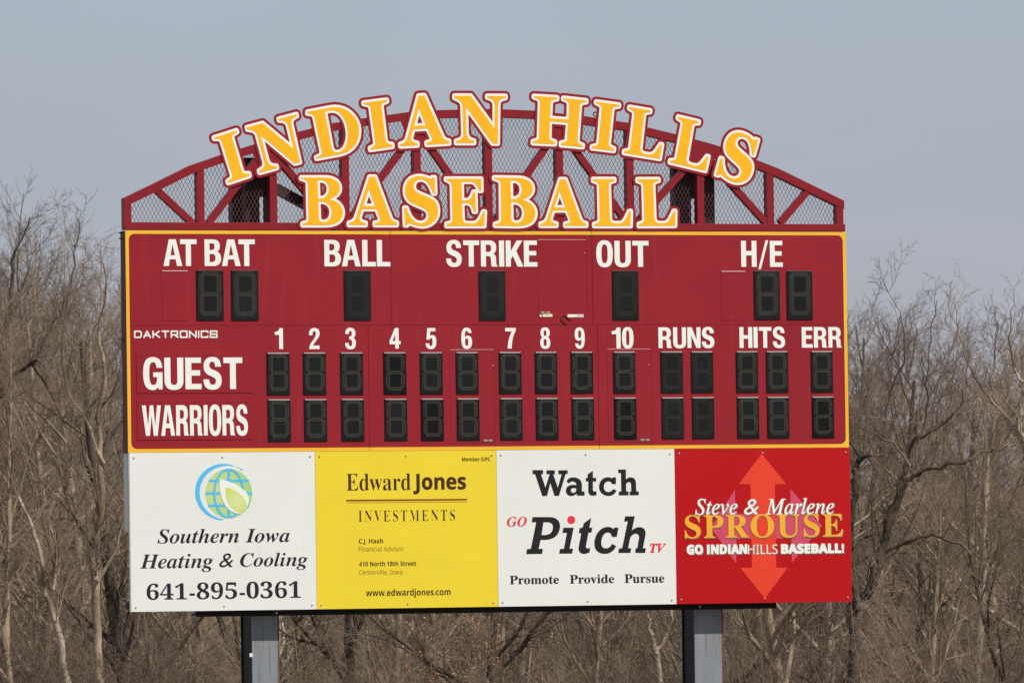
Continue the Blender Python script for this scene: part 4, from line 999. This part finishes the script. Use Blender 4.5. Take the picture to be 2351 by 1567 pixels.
hero('crooked_tree', 152, [
    [(1958, 1580, 29.0), (1962, 1470, 26.7), (1964, 1395, 26.7), (1998, 1350, 23.2), (2022, 1273, 22.0), (2050, 1180, 19.7), (2070, 1113, 16.2)],
    [(2070, 1113, 15.1), (2100, 1093, 11.0), (2144, 1074, 9.9), (2208, 1058, 8.1), (2260, 1040, 5.2), (2290, 1031, 3.5)],
    [(2070, 1113, 11.6), (2086, 1068, 9.9), (2106, 1019, 8.7), (2157, 984, 7.0), (2189, 945, 5.2), (2210, 880, 3.5), (2225, 800, 2.3)],
    [(2022, 1273, 10.4), (2080, 1241, 8.7), (2138, 1231, 7.5), (2208, 1260, 5.8), (2240, 1312, 4.1), (2290, 1370, 2.3)],
    [(2106, 1019, 6.4), (2128, 940, 5.2), (2120, 860, 4.1), (2140, 760, 2.9), (2150, 690, 2.2)],
    [(2086, 1068, 7.0), (2050, 1020, 5.8), (2000, 1000, 4.6), (1960, 960, 2.9)],
    [(2000, 1000, 4.6), (2038, 939, 4.6), (2055, 870, 4.1), (2067, 817, 3.5), (2055, 720, 2.3), (2041, 655, 2.2)],
    [(1964, 1395, 15.1), (1950, 1300, 13.9), (1952, 1180, 13.9), (1961, 1106, 15.1), (1974, 1061, 11.6), (1998, 1044, 7.0), (2030, 1050, 4.1)],
    [(1974, 1061, 8.1), (1955, 1020, 7.0), (1925, 980, 5.2)]],
    'dark crooked tree with a long drooping limb just right of the red sign', 11, 1, 1, 6)
hero('pale_forked_tree', 160, [
    [(2425, 1580, 20), (2405, 1300, 17), (2362, 1100, 14), (2346, 1029, 12), (2330, 985, 11), (2340, 930, 9), (2346, 890, 8), (2338, 850, 7), (2322, 780, 4), (2330, 700, 2)],
    [(2346, 890, 7), (2365, 820, 5), (2372, 760, 3)],
    [(2330, 985, 8), (2270, 910, 6), (2222, 850, 5), (2200, 770, 3.5), (2180, 690, 2)], [(2270, 910, 5), (2290, 820, 4), (2286, 740, 2.5)]],
    'pale barked forked tree at the right edge of the wood', 12, 2, 0, 8)
hero('slender_tree', 154, [
    [(228, 1580, 22), (225, 1450, 20), (222, 1330, 19), (220, 1259, 17), (229, 1160, 15), (227, 1062, 13), (222, 960, 11), (235, 860, 9), (230, 760, 7), (240, 650, 5), (236, 600, 3)],
    [(222, 1330, 9), (262, 1250, 7), (285, 1170, 5)], [(227, 1062, 9), (190, 960, 7), (160, 880, 6), (140, 780, 4), (148, 690, 3)], [(222, 960, 8), (260, 880, 6), (275, 780, 4)]],
    'slender straight brown tree nearest to the left end of the scoreboard', 13, 0, 0, 8)
hero('leaning_tree', 156, [
    [(170, 1600, 18), (159, 1567, 17), (138, 1460, 16), (113, 1357, 14), (92, 1297, 12), (70, 1210, 9), (40, 1120, 6), (20, 1040, 4)], [(113, 1357, 8), (130, 1270, 6), (118, 1190, 4)]],
    'thin pale trunk leaning to the left in the left hand thicket', 14, 2, 2, 7)
hero('dark_branched_tree', 164, [
    [(-60, 1600, 30), (-40, 1200, 26), (-20, 940, 20), (0, 895, 14), (40, 860, 10), (76, 827, 9), (110, 770, 7), (150, 700, 6), (175, 610, 5), (180, 560, 3)],
    [(-20, 940, 18), (10, 780, 14), (30, 690, 10), (40, 600, 7), (70, 500, 4)], [(76, 827, 9), (115, 900, 8), (150, 990, 6), (160, 1060, 4)]],
    'dark heavy limb reaching up from the left edge of the picture', 15, 1, 1, 8)
hero('forked_sapling', 152, [
    [(1520, 1620, 14), (1512, 1540, 14), (1503, 1490, 12), (1490, 1440, 10), (1482, 1400, 9), (1475, 1330, 7)], [(1506, 1500, 10), (1530, 1450, 9), (1535, 1400, 8), (1540, 1320, 6)]],
    'forked sapling trunk below the Pitch sign beside the rust-streaked column', 16, 2, 0, 6)
print('trees', n)
